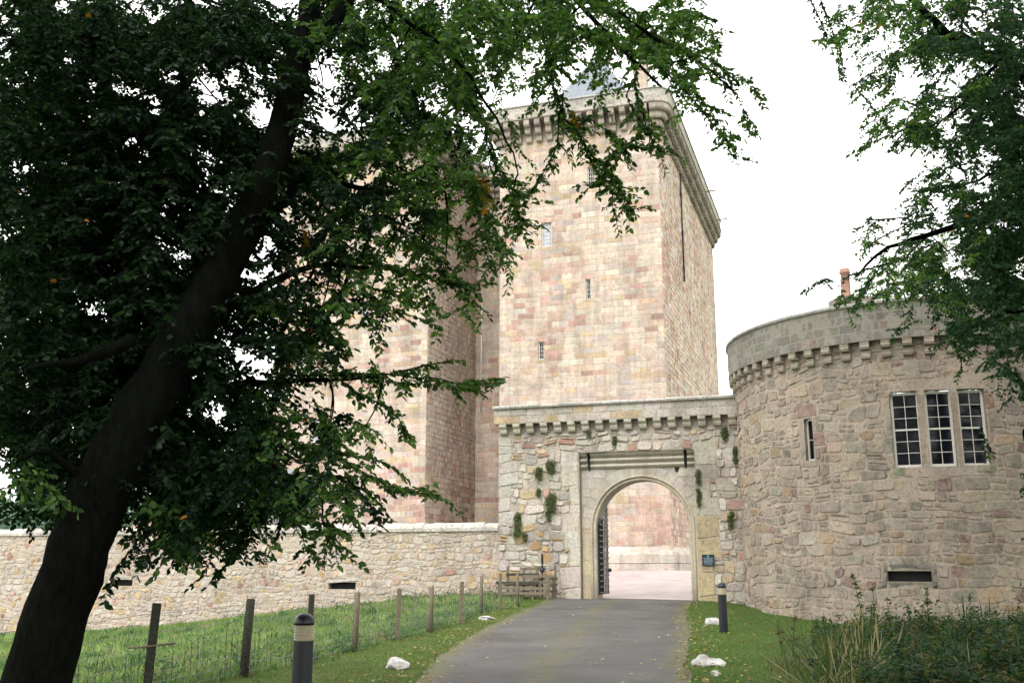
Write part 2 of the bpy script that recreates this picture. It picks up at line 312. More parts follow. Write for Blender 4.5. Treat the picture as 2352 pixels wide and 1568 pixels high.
# ---------------------------------------------------------------- masonry generator
def subtract(rects, hole):
    out = []; a0, a1, b0, b1 = hole
    for (u0, u1, v0, v1) in rects:
        if u1 <= a0 or u0 >= a1 or v1 <= b0 or v0 >= b1: out.append((u0, u1, v0, v1)); continue
        if u0 < a0: out.append((u0, a0, v0, v1))
        if u1 > a1: out.append((a1, u1, v0, v1))
        m0, m1 = max(u0, a0), min(u1, a1)
        if v0 < b0: out.append((m0, m1, v0, b0))
        if v1 > b1: out.append((m0, m1, b1, v1))
    return out
def masonry(mb, u0, u1, v0, v1, mapf, colf, rng, ch=(0.3, 0.42), ln=(0.45, 1.1), split=0.0, gap=0.008, bulge=0.012, jit=0.0, cut=0.12, holes=(), fixed=(), miss=0.0, warp=0.0, top=None):
    cells = []; v = v0
    while v < v1-0.02:
        h = rng.uniform(*ch)
        if v+h > v1-ch[0]*0.5: h = v1-v
        u = u0-rng.uniform(0, ln[0])*0.8
        while u < u1:
            w = rng.uniform(*ln); a, b = max(u, u0), min(u+w, u1)
            if b-a > 0.03:
                if b > u1-ln[0]*0.4 : b = u1
                cells.append((a, b, v, v+h))
            u = max(u+w, b) if b == u1 else u+w
        v += h
    fin = []
    def rec(c, dep):
        a, b, c0, c1 = c
        if dep < 2 and rng.random() < split:
            if (b-a) > (c1-c0)*1.25 and rng.random() < 0.6: m = a+(b-a)*rng.uniform(.35, .65); rec((a, m, c0, c1), dep+1); rec((m, b, c0, c1), dep+1)
            elif (c1-c0) > 0.2: m = c0+(c1-c0)*rng.uniform(.35, .65); rec((a, b, c0, m), dep+1); rec((a, b, m, c1), dep+1)
            else: fin.append(c)
        else: fin.append(c)
    for c in cells: rec(c, 0)
    for h in list(holes)+[f[:4] for f in fixed]: fin = subtract(fin, h)
    H = [h for h in holes]+[f[:4] for f in fixed]
    def stone(a, b, c0, c1, col, j, r, g, bl):
        w, h = b-a-2*g, c1-c0-2*g
        if w < 0.03 or h < 0.03: return
        k = min(w, h)*r; cx, cy = (a+b)/2, (c0+c1)/2
        pts = [(-w/2+k, -h/2), (w/2-k, -h/2), (w/2, -h/2+k), (w/2, h/2-k), (w/2-k, h/2), (-w/2+k, h/2), (-w/2, h/2-k), (-w/2, -h/2+k)] if r > 0 else [(-w/2, -h/2), (w/2, -h/2), (w/2, h/2), (-w/2, h/2)]
        jj = [(rng.uniform(-j, j)*h, rng.uniform(-j, j)*h) for _ in pts]
        P = []
        for (p, q), (e, f) in zip(pts, jj):
            U, V_ = cx+p+e, cy+q+f
            if warp:
                U += warp*noise.noise((U*1.3, V_*1.3, 5.0)); V_ += warp*1.3*noise.noise((U*0.9, V_*1.3, 15.0))
                for (x0, x1, y0, y1) in H:
                    if x0 < U < x1 and y0 < V_ < y1:
                        dd = [U-x0, x1-U, V_-y0, y1-V_]; q_ = dd.index(min(dd))
                        if q_ == 0: U = x0
                        elif q_ == 1: U = x1
                        elif q_ == 2: V_ = y0
                        else: V_ = y1
            P.append((min(max(U, u0), u1), min(max(V_, v0), v1)))
        bb = bl*rng.uniform(0.3, 1.3); s = 1-min(0.5, 0.018/max(0.05, min(w, h))*2)
        mx = sum(p[0] for p in P)/len(P); my = sum(p[1] for p in P)/len(P)
        tx, ty = rng.uniform(-.35, .35)*bl, rng.uniform(-.35, .35)*bl
        out_ = [mapf(p[0], p[1], -0.004) for p in P]
        inn = [mapf(mx+(p[0]-mx)*s, my+(p[1]-my)*s, bb+tx*(p[0]-mx)/w*2+ty*(p[1]-my)/h*2) for p in P]
        n = len(P); mb.mesh(out_+inn, [(i, (i+1) % n, n+(i+1) % n, n+i) for i in range(n)]+[tuple(range(n, 2*n))], col, False)
    for (a, b, c0, c1) in fin:
        if top and (c0+c1)/2 > top((a+b)/2): continue
        if rng.random() < miss: continue
        stone(a, b, c0, c1, colf((a+b)/2, (c0+c1)/2, rng), jit, cut, gap, bulge)
    for f in fixed: stone(f[0], f[1], f[2], f[3], f[4], 0.01, 0.03, 0.005, f[5] if len(f) > 5 else 0.012)
def backing(mb, u0, u1, v0, v1, mapf, col, holes=(), step=1.0, reveal=0.0, rcol=None):
    us = sorted(set([u0, u1]+[min(max(h[k], u0), u1) for h in holes for k in (0, 1)]+list(np.arange(u0, u1, step)))); vv = sorted(set([v0, v1]+[h[k] for h in holes for k in (2, 3)]))
    for a, b in zip(us, us[1:]):
        for c, d in zip(vv, vv[1:]):
            mu, mv = (a+b)/2, (c+d)/2
            if any(h[0] < mu < h[1] and h[2] < mv < h[3] for h in holes): continue
            mb.poly([mapf(a, c, 0), mapf(b, c, 0), mapf(b, d, 0), mapf(a, d, 0)], col)
    if reveal:
        for (a, b, c, d) in holes:
            rc = rcol or col; r = -reveal
            mb.poly([mapf(a, c, 0), mapf(a, c, r), mapf(a, d, r), mapf(a, d, 0)][::-1], rc); mb.poly([mapf(b, c, 0), mapf(b, c, r), mapf(b, d, r), mapf(b, d, 0)], rc)
            mb.poly([mapf(a, c, 0), mapf(b, c, 0), mapf(b, c, r), mapf(a, c, r)][::-1], rc); mb.poly([mapf(a, d, 0), mapf(b, d, 0), mapf(b, d, r), mapf(a, d, r)], rc)
def plane_map(o, ax, ay, nx, ny):
    """u runs along (ax, ay), v is height, w comes out of the face along (nx, ny)"""
    return lambda u, v, w: (o[0]+u*ax+w*nx, o[1]+u*ay+w*ny, v)
def jitc(c, rng, s=0.12, h=0.04):
    k = 1+rng.uniform(-s, s); return tuple(max(0.01, x*k*(1+rng.uniform(-h, h))) for x in c)
CREAM, PINK, TAN, GREYST, BUFF = (0.485, 0.405, 0.335), (0.405, 0.27, 0.225), (0.46, 0.365, 0.25), (0.43, 0.375, 0.33), (0.51, 0.45, 0.37)
def keep_col(bias=0.0, dark=1.0):
    def f(u, v, rng):
        n = noise.noise((u*0.22+bias*9, v*0.16, bias*4))+0.5*noise.noise((u*0.6, v*0.5, 3+bias))
        # the keep is pinker low down in the yard and across its middle storeys
        n += (0.5 if v < 9 else 0.0)+0.2*math.exp(-((v-22)/5)**2)-0.25*math.exp(-((v-12)/3)**2)
        p = 0.1+0.75*max(-0.13, n)+bias*0.3; r = rng.random()
        if r < p: c = jitc(PINK, rng, 0.2) if rng.random() < 0.5 else jitc((0.44, 0.335, 0.27), rng, 0.12)
        elif r < p+0.09: c = jitc(TAN, rng, 0.15)
        elif r < p+0.2: c = jitc(BUFF, rng, 0.12)
        elif r < p+0.32: c = jitc(GREYST, rng, 0.12)
        else: c = jitc(CREAM, rng, 0.1)
        return tuple(x*dark for x in c)
    return f
# ---------------------------------------------------------------- the keep
def window_part(parent, mapf, a, b, c, d, cols, rows, fw=0.06, bar=0.022, name='window', sash=False, wd=-0.18, glass='glass'):
    """white frame, glazing bars and dark pane in an opening; mapf(u, v, w)"""
    def bx(mb, u0, u1, v0, v1, w0, w1, col=(1, 1, 1)):
        vv = [mapf(u0, v0, w0), mapf(u1, v0, w0), mapf(u1, v0, w1), mapf(u0, v0, w1), mapf(u0, v1, w0), mapf(u1, v1, w0), mapf(u1, v1, w1), mapf(u0, v1, w1)]
        mb.mesh(vv, [(0,3,2,1),(4,5,6,7),(0,1,5,4),(1,2,6,5),(2,3,7,6),(3,0,4,7)], col)
    fr = MB(); bx(fr, a, a+fw, c, d, wd, wd+0.05); bx(fr, b-fw, b, c, d, wd, wd+0.05); bx(fr, a+fw, b-fw, c, c+fw*1.3, wd, wd+0.05); bx(fr, a+fw, b-fw, d-fw, d, wd, wd+0.05)
    w = fr.build(name, M['paint'], parent)
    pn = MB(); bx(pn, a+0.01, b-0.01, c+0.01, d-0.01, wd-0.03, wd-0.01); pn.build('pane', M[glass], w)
    gb = MB(); ia, ib, ic, id_ = a+fw, b-fw, c+fw*1.3, d-fw
    for i in range(1, cols): x = ia+(ib-ia)*i/cols; bx(gb, x-bar/2, x+bar/2, ic, id_, wd-0.009, wd+0.02)
    for j in range(1, rows):
        y = ic+(id_-ic)*j/rows; t = 0.055 if sash and j == rows//2 else bar
        bx(gb, ia, ib, y-t/2, y+t/2, wd-0.008, wd+(0.035 if t > bar else 0.021))
    gb.build('glazing_bar', M['paint'], w); return w
def build_keep():
    root = empty('castle_keep', (K0.x, K0.y, 0)); rng = random.Random(11)
    tag(root, 'tall castle keep of cream and pink sandstone, twin towers beside a deep recess', 'castle keep')
    O = (0.0, 0.0); ZB, ZT = 0.2, 30.05
    def F(u0, d0, face):
        ox = -WX*u0+NX*d0; oy = -WY*u0+NY*d0
        if face == 'front': return plane_map((ox, oy), -WX, -WY, -NX, -NY)
        if face == 'right': return plane_map((ox, oy), NX, NY, -WX, -WY)
        return plane_map((ox, oy), -NX, -NY, WX, WY)
    RW, RD, GAP, GD, LW = 11.0, 27.5, 5.2, 9.4, 11.9
    def face(name, u0, d0, kind, width, wins=(), bias=0.0, zb=ZB, ln=(0.45, 1.15), bulge=0.012, ch=(0.3, 0.42), dark=1.0, gap=0.009, jit=0.015):
        mp = F(u0, d0, kind); mb = MB(); holes = [w[:4] for w in wins]; cf = keep_col(bias, dark)
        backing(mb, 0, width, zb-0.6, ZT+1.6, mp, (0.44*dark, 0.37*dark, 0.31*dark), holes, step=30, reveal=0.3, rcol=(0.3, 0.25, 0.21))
        fx = []
        for (a, b, c, d) in holes:
            fx += [(a-0.28, b+0.28, d, d+0.34, jitc((0.47, 0.34, 0.28), rng)), (a-0.22, b+0.22, c-0.24, c, jitc(TAN, rng))]
        q = ZB
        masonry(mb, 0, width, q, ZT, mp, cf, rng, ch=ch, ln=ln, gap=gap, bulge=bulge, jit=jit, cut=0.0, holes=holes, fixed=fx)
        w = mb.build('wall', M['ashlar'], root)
        for wi in wins:
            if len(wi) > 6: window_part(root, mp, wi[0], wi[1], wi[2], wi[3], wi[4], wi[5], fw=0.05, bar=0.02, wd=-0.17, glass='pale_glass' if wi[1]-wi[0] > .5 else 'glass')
            else:
                v = MB(); v.poly([mp(wi[0]-.01, wi[2]-.01, -0.29), mp(wi[1]+.01, wi[2]-.01, -0.29), mp(wi[1]+.01, wi[3]+.01, -0.29), mp(wi[0]-.01, wi[3]+.01, -0.29)]); v.build('window_slit', M['void'], root)
        return w
    face('f', 0, 0, 'front', RW, wins=[(2.97, 3.66, 22.35, 24.05, 3, 6, 1), (5.98, 6.28, 18.5, 19.85, 2, 4, 1), (2.71, 3.06, 14.7, 15.9, 2, 4, 1), (6.2, 6.65, 26.1, 27.6, 3, 5, 1)])
    face('r', RW, 0, 'right', RD, wins=[(4.7, 5.0, 14.9, 16.4), (6.6, 6.85, 21.5, 23.9), (15.5, 15.8, 20.0, 21.4)], bias=0.55, ln=(0.3, 0.8), bulge=0.035, gap=0.012, jit=0.05, dark=1.16)
    face('b', -GAP, GD, 'front', GAP, wins=[(4.3, 4.75, 13.9, 15.3, 2, 3, 1)], bias=-0.1, dark=0.95)
    face('l', -GAP, 0, 'right', GD, bias=-0.35, ln=(0.35, 0.9), bulge=0.03, gap=0.013, jit=0.03, dark=1.05)
    face('g', -GAP-LW, 0, 'front', LW, wins=[(3.2, 3.75, 9.9, 11.5, 2, 4, 1), (1.3, 1.95, 10.2, 10.85), (6.8, 7.4, 18.0, 19.6, 3, 5, 1)])
    face('i', 0, GD, 'left', GD, bias=0.2)
    face('h', -GAP-LW, 15, 'left', 15, bias=0.2)
    face('k', RW, RD, 'right', 0.5)
    # battered plinth
    pl = MB()
    def PT(u, d, z): return (-WX*u+NX*d, -WY*u+NY*d, z)
    def plinth(path):
        prof = [(0.45, 0.0), (0.45, 2.25), (0.36, 2.4), (0.06, 2.72)]
        for (ua, da, na), (ub, db, nb) in zip(path, path[1:]):
            ln_ = math.hypot(ub-ua, db-da); n = max(1, int(ln_/0.9))
            for i in range(n):
                t0, t1 = i/n, (i+1)/n
                for k, ((o0, z0), (o1, z1)) in enumerate(zip(prof, prof[1:])):
                    def q(t, o, z):
                        u = ua+(ub-ua)*t; d = da+(db-da)*t; nx = na[0]+(nb[0]-na[0])*t; nd = na[1]+(nb[1]-na[1])*t
                        l = math.hypot(nx, nd) or 1; return PT(u+nx/l*o, d+nd/l*o, z)
                    rows = [(z0, z1)] if k else [(0.0, 0.75), (0.78, 1.2), (1.23, 1.7), (1.73, 2.25)]
                    for (a_, b_) in rows:
                        c = jitc((0.47, 0.42, 0.36), rng, 0.15)
                        if k: pl.poly([q(t0, o0, a_), q(t1, o0, a_), q(t1, o1, b_), q(t0, o1, b_)], c)
                        else:
                            e = 0.02; pl.poly([q(t0, o0, a_), q(t1, o0, a_), q(t1, o0, b_), q(t0, o0, b_)], c)
    FR, RG = (0, -1), (1, 0)
    plinth([(0, 0, FR), (RW-0.6, 0, FR), (RW-0.18, 0.18, (0.7, -0.7)), (RW, 0.6, RG), (RW, RD, RG)])
    pl.build('plinth', M['ashlar'], root); pl.__init__()
    plinth([(-GAP-LW, 0, FR), (-GAP, 0, FR)])
    pl.build('plinth', M['ashlar'], root)
    # parapet path with rounded corners, overhanging 0.55
    def path(pts, rad=1.25):
        out = []
        for i, p in enumerate(pts):
            if i in (0, len(pts)-1): out.append(p); continue
            a = Vector(pts[i-1]); b = Vector(p); c = Vector(pts[i+1]); r = min(rad, (a-b).length*0.45, (c-b).length*0.45)
            s = b+(a-b).normalized()*r; e = b+(c-b).normalized()*r
            for k in range(7):
                t = k/6; out.append(tuple((1-t)**2*s+2*t*(1-t)*b+t*t*e))
        return [Vector(p) for p in out]
    OV = 0.9
    outline = path([(-GAP-LW-OV, 14), (-GAP-LW-OV, -OV), (-GAP+OV, -OV), (-GAP+OV, GD-OV), (-OV, GD-OV), (-OV, -OV), (RW+OV, -OV), (RW+OV, RD+OV), (RW-6, RD+OV)])
    pr = MB()
    def band(offs, col, rngs=True, seg=0.9, jitz=0.0):
        L_ = [(p-q).length for p, q in zip(outline, outline[1:])]; n = len(outline)
        nor = []
        for i in range(n):
            t = (outline[min(i+1, n-1)]-outline[max(i-1, 0)]).normalized(); nor.append(Vector((t.y, -t.x)))
        for i in range(n-1):
            m = max(1, int(L_[i]/seg))
            for k in range(m):
                t0, t1 = k/m, (k+1)/m; c = jitc(col, rng, 0.14)
                A = outline[i].lerp(outline[i+1], t0); B = outline[i].lerp(outline[i+1], t1); na = nor[i].lerp(nor[i+1], t0).normalized(); nb = nor[i].lerp(nor[i+1], t1).normalized()
                for (o0, z0), (o1, z1) in zip(offs, offs[1:]):
                    a0 = A+na*o0; b0 = B+nb*o0; a1 = A+na*o1; b1 = B+nb*o1
                    pr.poly([PT(a0.x, a0.y, z0), PT(b0.x, b0.y, z0), PT(b1.x, b1.y, z1), PT(a1.x, a1.y, z1)], c)
    band([(-0.95, 31.25), (0.0, 31.25), (0.07, 31.3), (0.07, 31.42), (0.0, 31.5)], (0.35, 0.32, 0.27))
    for r_ in range(3): band([(0.0, 31.5+r_*0.25), (0.0, 31.5+(r_+1)*0.25)], (0.38, 0.36, 0.315), seg=0.5+0.2*r_)
    band([(0.0, 32.24), (0.07, 32.24), (0.07, 32.33), (0.0, 32.38), (-0.35, 32.4), (-0.4, 32.28), (-0.4, 31.3)], (0.42, 0.4, 0.37))
    pr.build('parapet', M['coping'], root)
    # tiered corbels, each a part
    seg_ = outline; acc = 0.0; sp = 0.71; nxt = 0.3; cnt = 0
    def corbel(p, t, w=0.38):
        nrm = Vector((t.y, -t.x)); mb = MB()
        base = p-nrm*OV
        tiers = [(29.85, 30.28, 0.32), (30.3, 30.74, 0.62), (30.76, 31.24, 0.9)]
        for z0, z1, o in tiers:
            c = jitc((0.33, 0.295, 0.245), rng, 0.18); prof = [(0, z0), (o*0.72, z0), (o*0.93, z0+0.06), (o, z0+0.16), (o, z1), (-0.15, z1)]
            for s in (-1, 1):
                q = [PT(*(base+t*(s*w/2)+nrm*o_), z) for o_, z in prof]; mb.poly(q if s > 0 else q[::-1], c)
            for (o0, za), (o1, zb) in zip(prof, prof[1:]):
                mb.poly([PT(*(base-t*w/2+nrm*o0), za), PT(*(base+t*w/2+nrm*o0), za), PT(*(base+t*w/2+nrm*o1), zb), PT(*(base-t*w/2+nrm*o1), zb)], c)
        mb.build('corbel', M['ashlar'], root)
    for p, q in zip(seg_, seg_[1:]):
        l = (q-p).length; t = (q-p).normalized()
        if l < 0.5:                      # rounded corner: closely set corbels
            if p.x < -GAP-LW+3: continue
            corbel(p.lerp(q, .5), t, min(0.42, l*1.15)); continue
        if p.x < -GAP-LW and q.x < -GAP-LW: continue
        if q.y > RD: continue
        n = int(l/sp)
        for k in range(n):
            c = p.lerp(q, (k+0.5)/n); cnt += 1
            if cnt > 86: break
            corbel(c, t)
    # lead and slate behind the parapet
    rf = MB(); C0 = PT(2.1, 8.0, 0); 
    for (a, b) in (((-GAP-LW, .3), (-GAP, 15)), ((-GAP, GD+.3), (0, RD)), ((0, .3), (RW, RD))):
        rf.poly([PT(a[0]+.3, a[1], 31.2), PT(b[0]-.3, a[1], 31.2), PT(b[0]-.3, b[1], 31.2), PT(a[0]+.3, b[1], 31.2)])
    def prism(u0, u1, d0, d1, z0, z1, ru0, ru1, rd):
        A, B, C_, D = PT(u0, d0, z0), PT(u1, d0, z0), PT(u1, d1, z0), PT(u0, d1, z0); E, G = PT(ru0, rd, z1), PT(ru1, rd, z1)
        rf.poly([A, B, G, E]); rf.poly([B, C_, G]); rf.poly([C_, D, E, G]); rf.poly([D, A, E])
    prism(1.2, 9.2, 4.0, 12.0, 33.2, 40.2, 5.2, 5.3, 8.0)
    prism(-GAP-9, -GAP-2, 4.0, 12.0, 33.2, 38.5, -GAP-6, -GAP-5, 8.0)
    rf.build('roof', M['slate'], root)
    cw = MB(); 
    def blk(u0, u1, d0, d1, z0, z1, c):
        vv = [PT(u0, d0, z0), PT(u1, d0, z0), PT(u1, d1, z0), PT(u0, d1, z0), PT(u0, d0, z1), PT(u1, d0, z1), PT(u1, d1, z1), PT(u0, d1, z1)]
        cw.mesh(vv, [(0,3,2,1),(4,5,6,7),(0,1,5,4),(1,2,6,5),(2,3,7,6),(3,0,4,7)], c)
    blk(1.5, 8.9, 4.3, 11.7, 31.2, 33.2, (0.42, 0.36, 0.3)); cw.build('cap_house_wall', M['ashlar'], root)
    ck = MB(); cw = ck
    blk(9.25, 10.15, 1.2, 2.1, 31.2, 35.2, (0.45, 0.37, 0.3)); blk(9.2, 10.2, 1.15, 2.15, 35.2, 35.35, (0.42, 0.35, 0.3))
    c1 = ck.build('chimney', M['ashlar'], root)
    cw = MB(); blk(3.3, 4.2, 2.5, 3.4, 31.2, 34.2, (0.5, 0.44, 0.38)); cw.build('chimney', M['ashlar'], root)
    pot = MB(); b0 = PT(9.7, 1.6, 35.35); pot.lathe([(0.13, 0), (0.11, 0.8), (0.14, 0.85), (0.14, 0.92), (0.09, 0.92)], b0, 14); pot.build('chimney_pot', M['terracotta'], c1)
    # rainwater pipe on the right flank, white pipe in the recess, two spouts
    dp = MB(); mr = F(RW, 0, 'right'); dp.tube([mr(8.7, 21.6, 0.12), mr(8.7, 26, 0.12), mr(8.7, 30.0, 0.12)], 0.06, 8)
    for z in (22.5, 25.3, 28.2): dp.tube([mr(8.7, z, 0.12), mr(8.7, z+0.12, 0.12)], 0.085, 8)
    dp.build('drainpipe', M['iron'], root)
    wp = MB(); mbk = F(-GAP, GD, 'front'); wp.tube([mbk(0.5, 13, 0.1), mbk(0.5, 21.5, 0.1)], 0.05, 8); wp.build('drainpipe', M['paint'], root)
    for d in (17.0, 24.3):
        s = MB(); s.tube([mr(d, 31.4, 0.7), mr(d, 31.42, 1.85)], 0.06, 8); s.build('water_spout', M['wood'], root)
build_keep()
# ---------------------------------------------------------------- gate wall
UL = lambda u, d, z: (-WX*u+NX*d, -WY*u+NY*d, z)  # u rightwards from P0, d into the castle
def gate_col(u, v, rng):
    r = rng.random(); low = v < 3.3 and u < 3.3
    if low and r < 0.2: return jitc((0.47, 0.34, 0.18), rng, 0.2)
    if r < 0.08: return jitc((0.42, 0.27, 0.21), rng, 0.15)
    if r < 0.2: return jitc((0.47, 0.38, 0.25), rng, 0.15)
    if r < 0.65: return jitc((0.52, 0.48, 0.41), rng, 0.16)
    return jitc((0.45, 0.42, 0.37), rng, 0.16)
def arch_pts(cx, sz, r, n=36): return [(cx-r*math.cos(math.pi*i/n), sz+r*math.sin(math.pi*i/n)) for i in range(n+1)]
AC, AR, AS = 5.79, 1.85, 3.05
def build_gate():
    root = empty('gateway', (P0.x, P0.y, 0)); rng = random.Random(21)
    tag(root, 'rubble gate wall with a round arched carriage gateway under corbelled parapet', 'gateway')
    mp = lambda u, v, w: UL(u, -w, v); GW = 10.6; REC = (3.39, 7.95, -0.3, 6.0)
    mb = MB(); fx = []
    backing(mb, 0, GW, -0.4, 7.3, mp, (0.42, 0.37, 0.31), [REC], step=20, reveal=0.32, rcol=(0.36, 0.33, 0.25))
    # quoins: left corner, both sides of the recess
    z = 3.3
    while z < 6.7: h = rng.uniform(.38, .6); w = rng.choice([.5, .85]); fx.append((0, w, z, min(z+h, 6.78), jitc((0.5, 0.47, 0.41), rng, 0.1), 0.03)); z += h
    z = 0.1
    while z < 5.9: h = rng.uniform(.4, .75); w = rng.choice([.4, .75, .6]); fx.append((3.39-w, 3.39, z, min(z+h, 5.98), jitc((0.54, 0.5, 0.43), rng, 0.08), 0.02)); z += h
    z = 0.1
    while z < 6.1: h = rng.uniform(.45, .85); w = rng.choice([.85, .8, .55]); fx.append((7.95, 7.95+w, z, min(z+h, 6.3), jitc((0.45, 0.41, 0.34) if z > 2.8 else (0.46, 0.39, 0.24), rng, 0.08), 0.02)); z += h
    masonry(mb, 0, GW, -0.1, 6.82, mp, gate_col, rng, ch=(0.24, 0.44), ln=(0.25, 0.75), split=0.3, gap=0.02, bulge=0.055, jit=0.1, cut=0.22, holes=[REC], fixed=fx, miss=0.035, warp=0.16)
    # back and ends of the wall body
    mb.poly([UL(0, 0, -.4), UL(0, 1.3, -.4), UL(0, 1.3, 7.3), UL(0, 0, 7.3)][::-1], (0.4, 0.36, 0.3))
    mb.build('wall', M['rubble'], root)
    # recessed face with the arch
    fc = MB(); D = 0.3; ap = arch_pts(AC, AS, AR)
    prof = [(3.36, 6.02), (3.36, -0.3), (AC-AR, -0.3)]+ap+[(AC+AR, -0.3), (7.98, -0.3), (7.98, 6.02)]
    # panel split into quads between arch and frame
    top = 6.02
    for i in range(len(ap)-1):
        (a, b), (c, d) = ap[i], ap[i+1]
        fc.poly([UL(a, D, b), UL(c, D, d), UL(c, D, top), UL(a, D, top)], (0.4, 0.37, 0.32))
    for a, b in ((3.36, AC-AR), (AC+AR, 7.98)): fc.poly([UL(a, D, -.3), UL(b, D, -.3), UL(b, D, top), UL(a, D, top)], (0.4, 0.37, 0.32))
    # dressed blocks on the panel outside the voussoirs
    mpd = lambda u, v, w: UL(u, D-w, v); ro = AR+0.56
    z = 0.0
    while z < 6.0:
        h = rng.uniform(.3, .42); z1 = min(z+h, 5.38 if z < 5.38 else 6.0)
        if z >= 5.38: break
        zm = max((z+z1)/2-AS, 0); hw = math.sqrt(max(0, ro*ro-max(z-AS, 0)**2)) if z > AS else AR+0.5
        for (a, b) in ((3.4, AC-hw), (AC+hw, 7.94)):
            if b-a < 0.06: continue
            n = max(1, int((b-a)/0.6)); 
            if hw < 0.05: pass
            for k in range(n):
                x0 = a+(b-a)*k/n; x1 = a+(b-a)*(k+1)/n; g = 0.008; c = jitc((0.45, 0.42, 0.36), rng, 0.12)
                fc.poly([mpd(x0+g, z+g, .012), mpd(x1-g, z+g, .012), mpd(x1-g, z1-g, .012), mpd(x0+g, z1-g, .012)], c)
        z = z1
    fc.build('recess_panel', M['dressed'], root)
    vs_ = MB(); n = 17          # voussoirs and jamb stones, then two rolls
    def wedge(r0, r1, a0, a1, w, c):
        K = 3; P_ = []
        for k in range(K+1):
            a = a0+(a1-a0)*k/K; P_.append(((AC-r0*math.cos(a), AS+r0*math.sin(a)), (AC-r1*math.cos(a), AS+r1*math.sin(a))))
        for (i0, o0), (i1, o1) in zip(P_, P_[1:]): vs_.poly([mpd(*i0, w), mpd(*i1, w), mpd(*o1, w), mpd(*o0, w)], c)
    for k in range(n):
        g = 0.004; wedge(AR+0.2, AR+0.55+0.03*rng.random(), math.pi*k/n+g, math.pi*(k+1)/n-g, 0.025+rng.random()*0.01, jitc((0.46, 0.42, 0.35), rng, 0.1))
    z = -.2
    while z < AS-0.02:
        h = rng.uniform(.4, .6); z1 = min(z+h, AS)
        for s in (-1, 1):
            a, b = sorted((AC+s*(AR+0.2), AC+s*(AR+0.52))); vs_.poly([mpd(a, z+.006, .03), mpd(b, z+.006, .03), mpd(b, z1-.006, .03), mpd(a, z1-.006, .03)], jitc((0.47, 0.4, 0.28), rng, 0.12))
        z = z1
    vs_.build('arch_stones', M['dressed'], root)
    rl = MB()
    for rr, tr, dd in ((AR+0.15, 0.055, D-0.02), (AR+0.04, 0.075, D+0.06)):
        P_ = [UL(AC-rr, dd, -0.2), UL(AC-rr, dd, 1.5)]+[UL(a, dd, b) for a, b in arch_pts(AC, AS, rr, 40)]+[UL(AC+rr, dd, 1.5), UL(AC+rr, dd, -0.2)]
        rl.tube(P_, tr, 8, (0.46, 0.41, 0.31))
    rl.build('arch_moulding', M['dressed'], root)
    sf = MB()                   # soffit and jambs through the thickness of the wall
    P_ = [(AC-AR, -0.3)]+ap+[(AC+AR, -0.3)]
    for (a, b), (c, d) in zip(P_, P_[1:]):
        for d0, d1 in ((D, 0.8), (0.8, 1.3)):
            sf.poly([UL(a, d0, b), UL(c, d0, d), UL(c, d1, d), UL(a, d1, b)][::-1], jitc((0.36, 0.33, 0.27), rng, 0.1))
    for i in range(len(ap)-1):
        (a, b), (c, d) = ap[i], ap[i+1]; sf.poly([UL(a, 1.3, b), UL(c, 1.3, d), UL(c, 1.3, 7.3), UL(a, 1.3, 7.3)][::-1], (0.4, 0.36, 0.3))
    for a, b in ((0, AC-AR), (AC+AR, GW)): sf.poly([UL(a, 1.3, -.4), UL(b, 1.3, -.4), UL(b, 1.3, 7.3), UL(a, 1.3, 7.3)][::-1], (0.4, 0.36, 0.3))
    sf.build('passage', M['dressed'], root)
    # three rolled string mouldings over the arch, cut by two chain slots
    hm = MB()
    for (a, b) in ((3.4, 3.68), (3.8, 7.52), (7.64, 7.94)):
        prof = [(0.0, 5.36), (0.1, 5.4), (0.16, 5.47), (0.12, 5.53), (0.03, 5.56), (0.03, 5.6), (0.12, 5.63), (0.19, 5.7), (0.14, 5.76), (0.04, 5.79), (0.04, 5.83), (0.16, 5.87), (0.22, 5.93), (0.22, 6.0), (0.0, 6.04)]
        for (w0, z0), (w1, z1) in zip(prof, prof[1:]):
            m = max(1, int((b-a)/1.2)); 
            for k in range(m):
                x0 = a+(b-a)*k/m; x1 = a+(b-a)*(k+1)/m; hm.poly([mpd(x0, z0, w0), mpd(x1, z0, w0), mpd(x1, z1, w1), mpd(x0, z1, w1)], (0.44, 0.41, 0.34))
        for x in (a, b): q = [mpd(x, z_, w_) for w_, z_ in prof]; hm.poly(q if x == b else q[::-1], (0.4, 0.37, 0.3))
    hm.build('lintel_moulding', M['dressed'], root)
    sl_ = MB()
    for x in (3.74, 7.58): sl_.poly([mpd(x-.05, 5.3, .016), mpd(x+.04, 5.3, .016), mpd(x+.06, 6.08, .02), mpd(x-.07, 6.08, .02)])
    sl_.poly([mpd(7.15, 5.2, .016), mpd(7.25, 5.14, .016), mpd(7.33, 5.36, .016), mpd(7.13, 5.36, .016)])
    sl_.build('chain_slot', M['void'], root)
    # corbels, each a part, and the parapet they carry
    nC = 18
    for k in range(nC):
        u = 0.12+k*0.575; c = MB(); w = 0.29; col = jitc((0.47, 0.44, 0.36), rng, 0.12)
        prof = [(-0.05, 6.84), (0.1, 6.84), (0.17, 6.88), (0.21, 6.96), (0.22, 7.06), (0.27, 7.08), (0.32, 7.14), (0.33, 7.24), (-0.05, 7.24)]
        for x in (u, u+w):
            q = [mp(x, z_, w_) for w_, z_ in prof]; c.poly(q if x > u else q[::-1], col)
        for (w0, z0), (w1, z1) in zip(prof, prof[1:]+prof[:1]): c.poly([mp(u, z0, w0), mp(u+w, z0, w0), mp(u+w, z1, w1), mp(u, z1, w1)], col)
        c.build('corbel', M['dressed'], root)
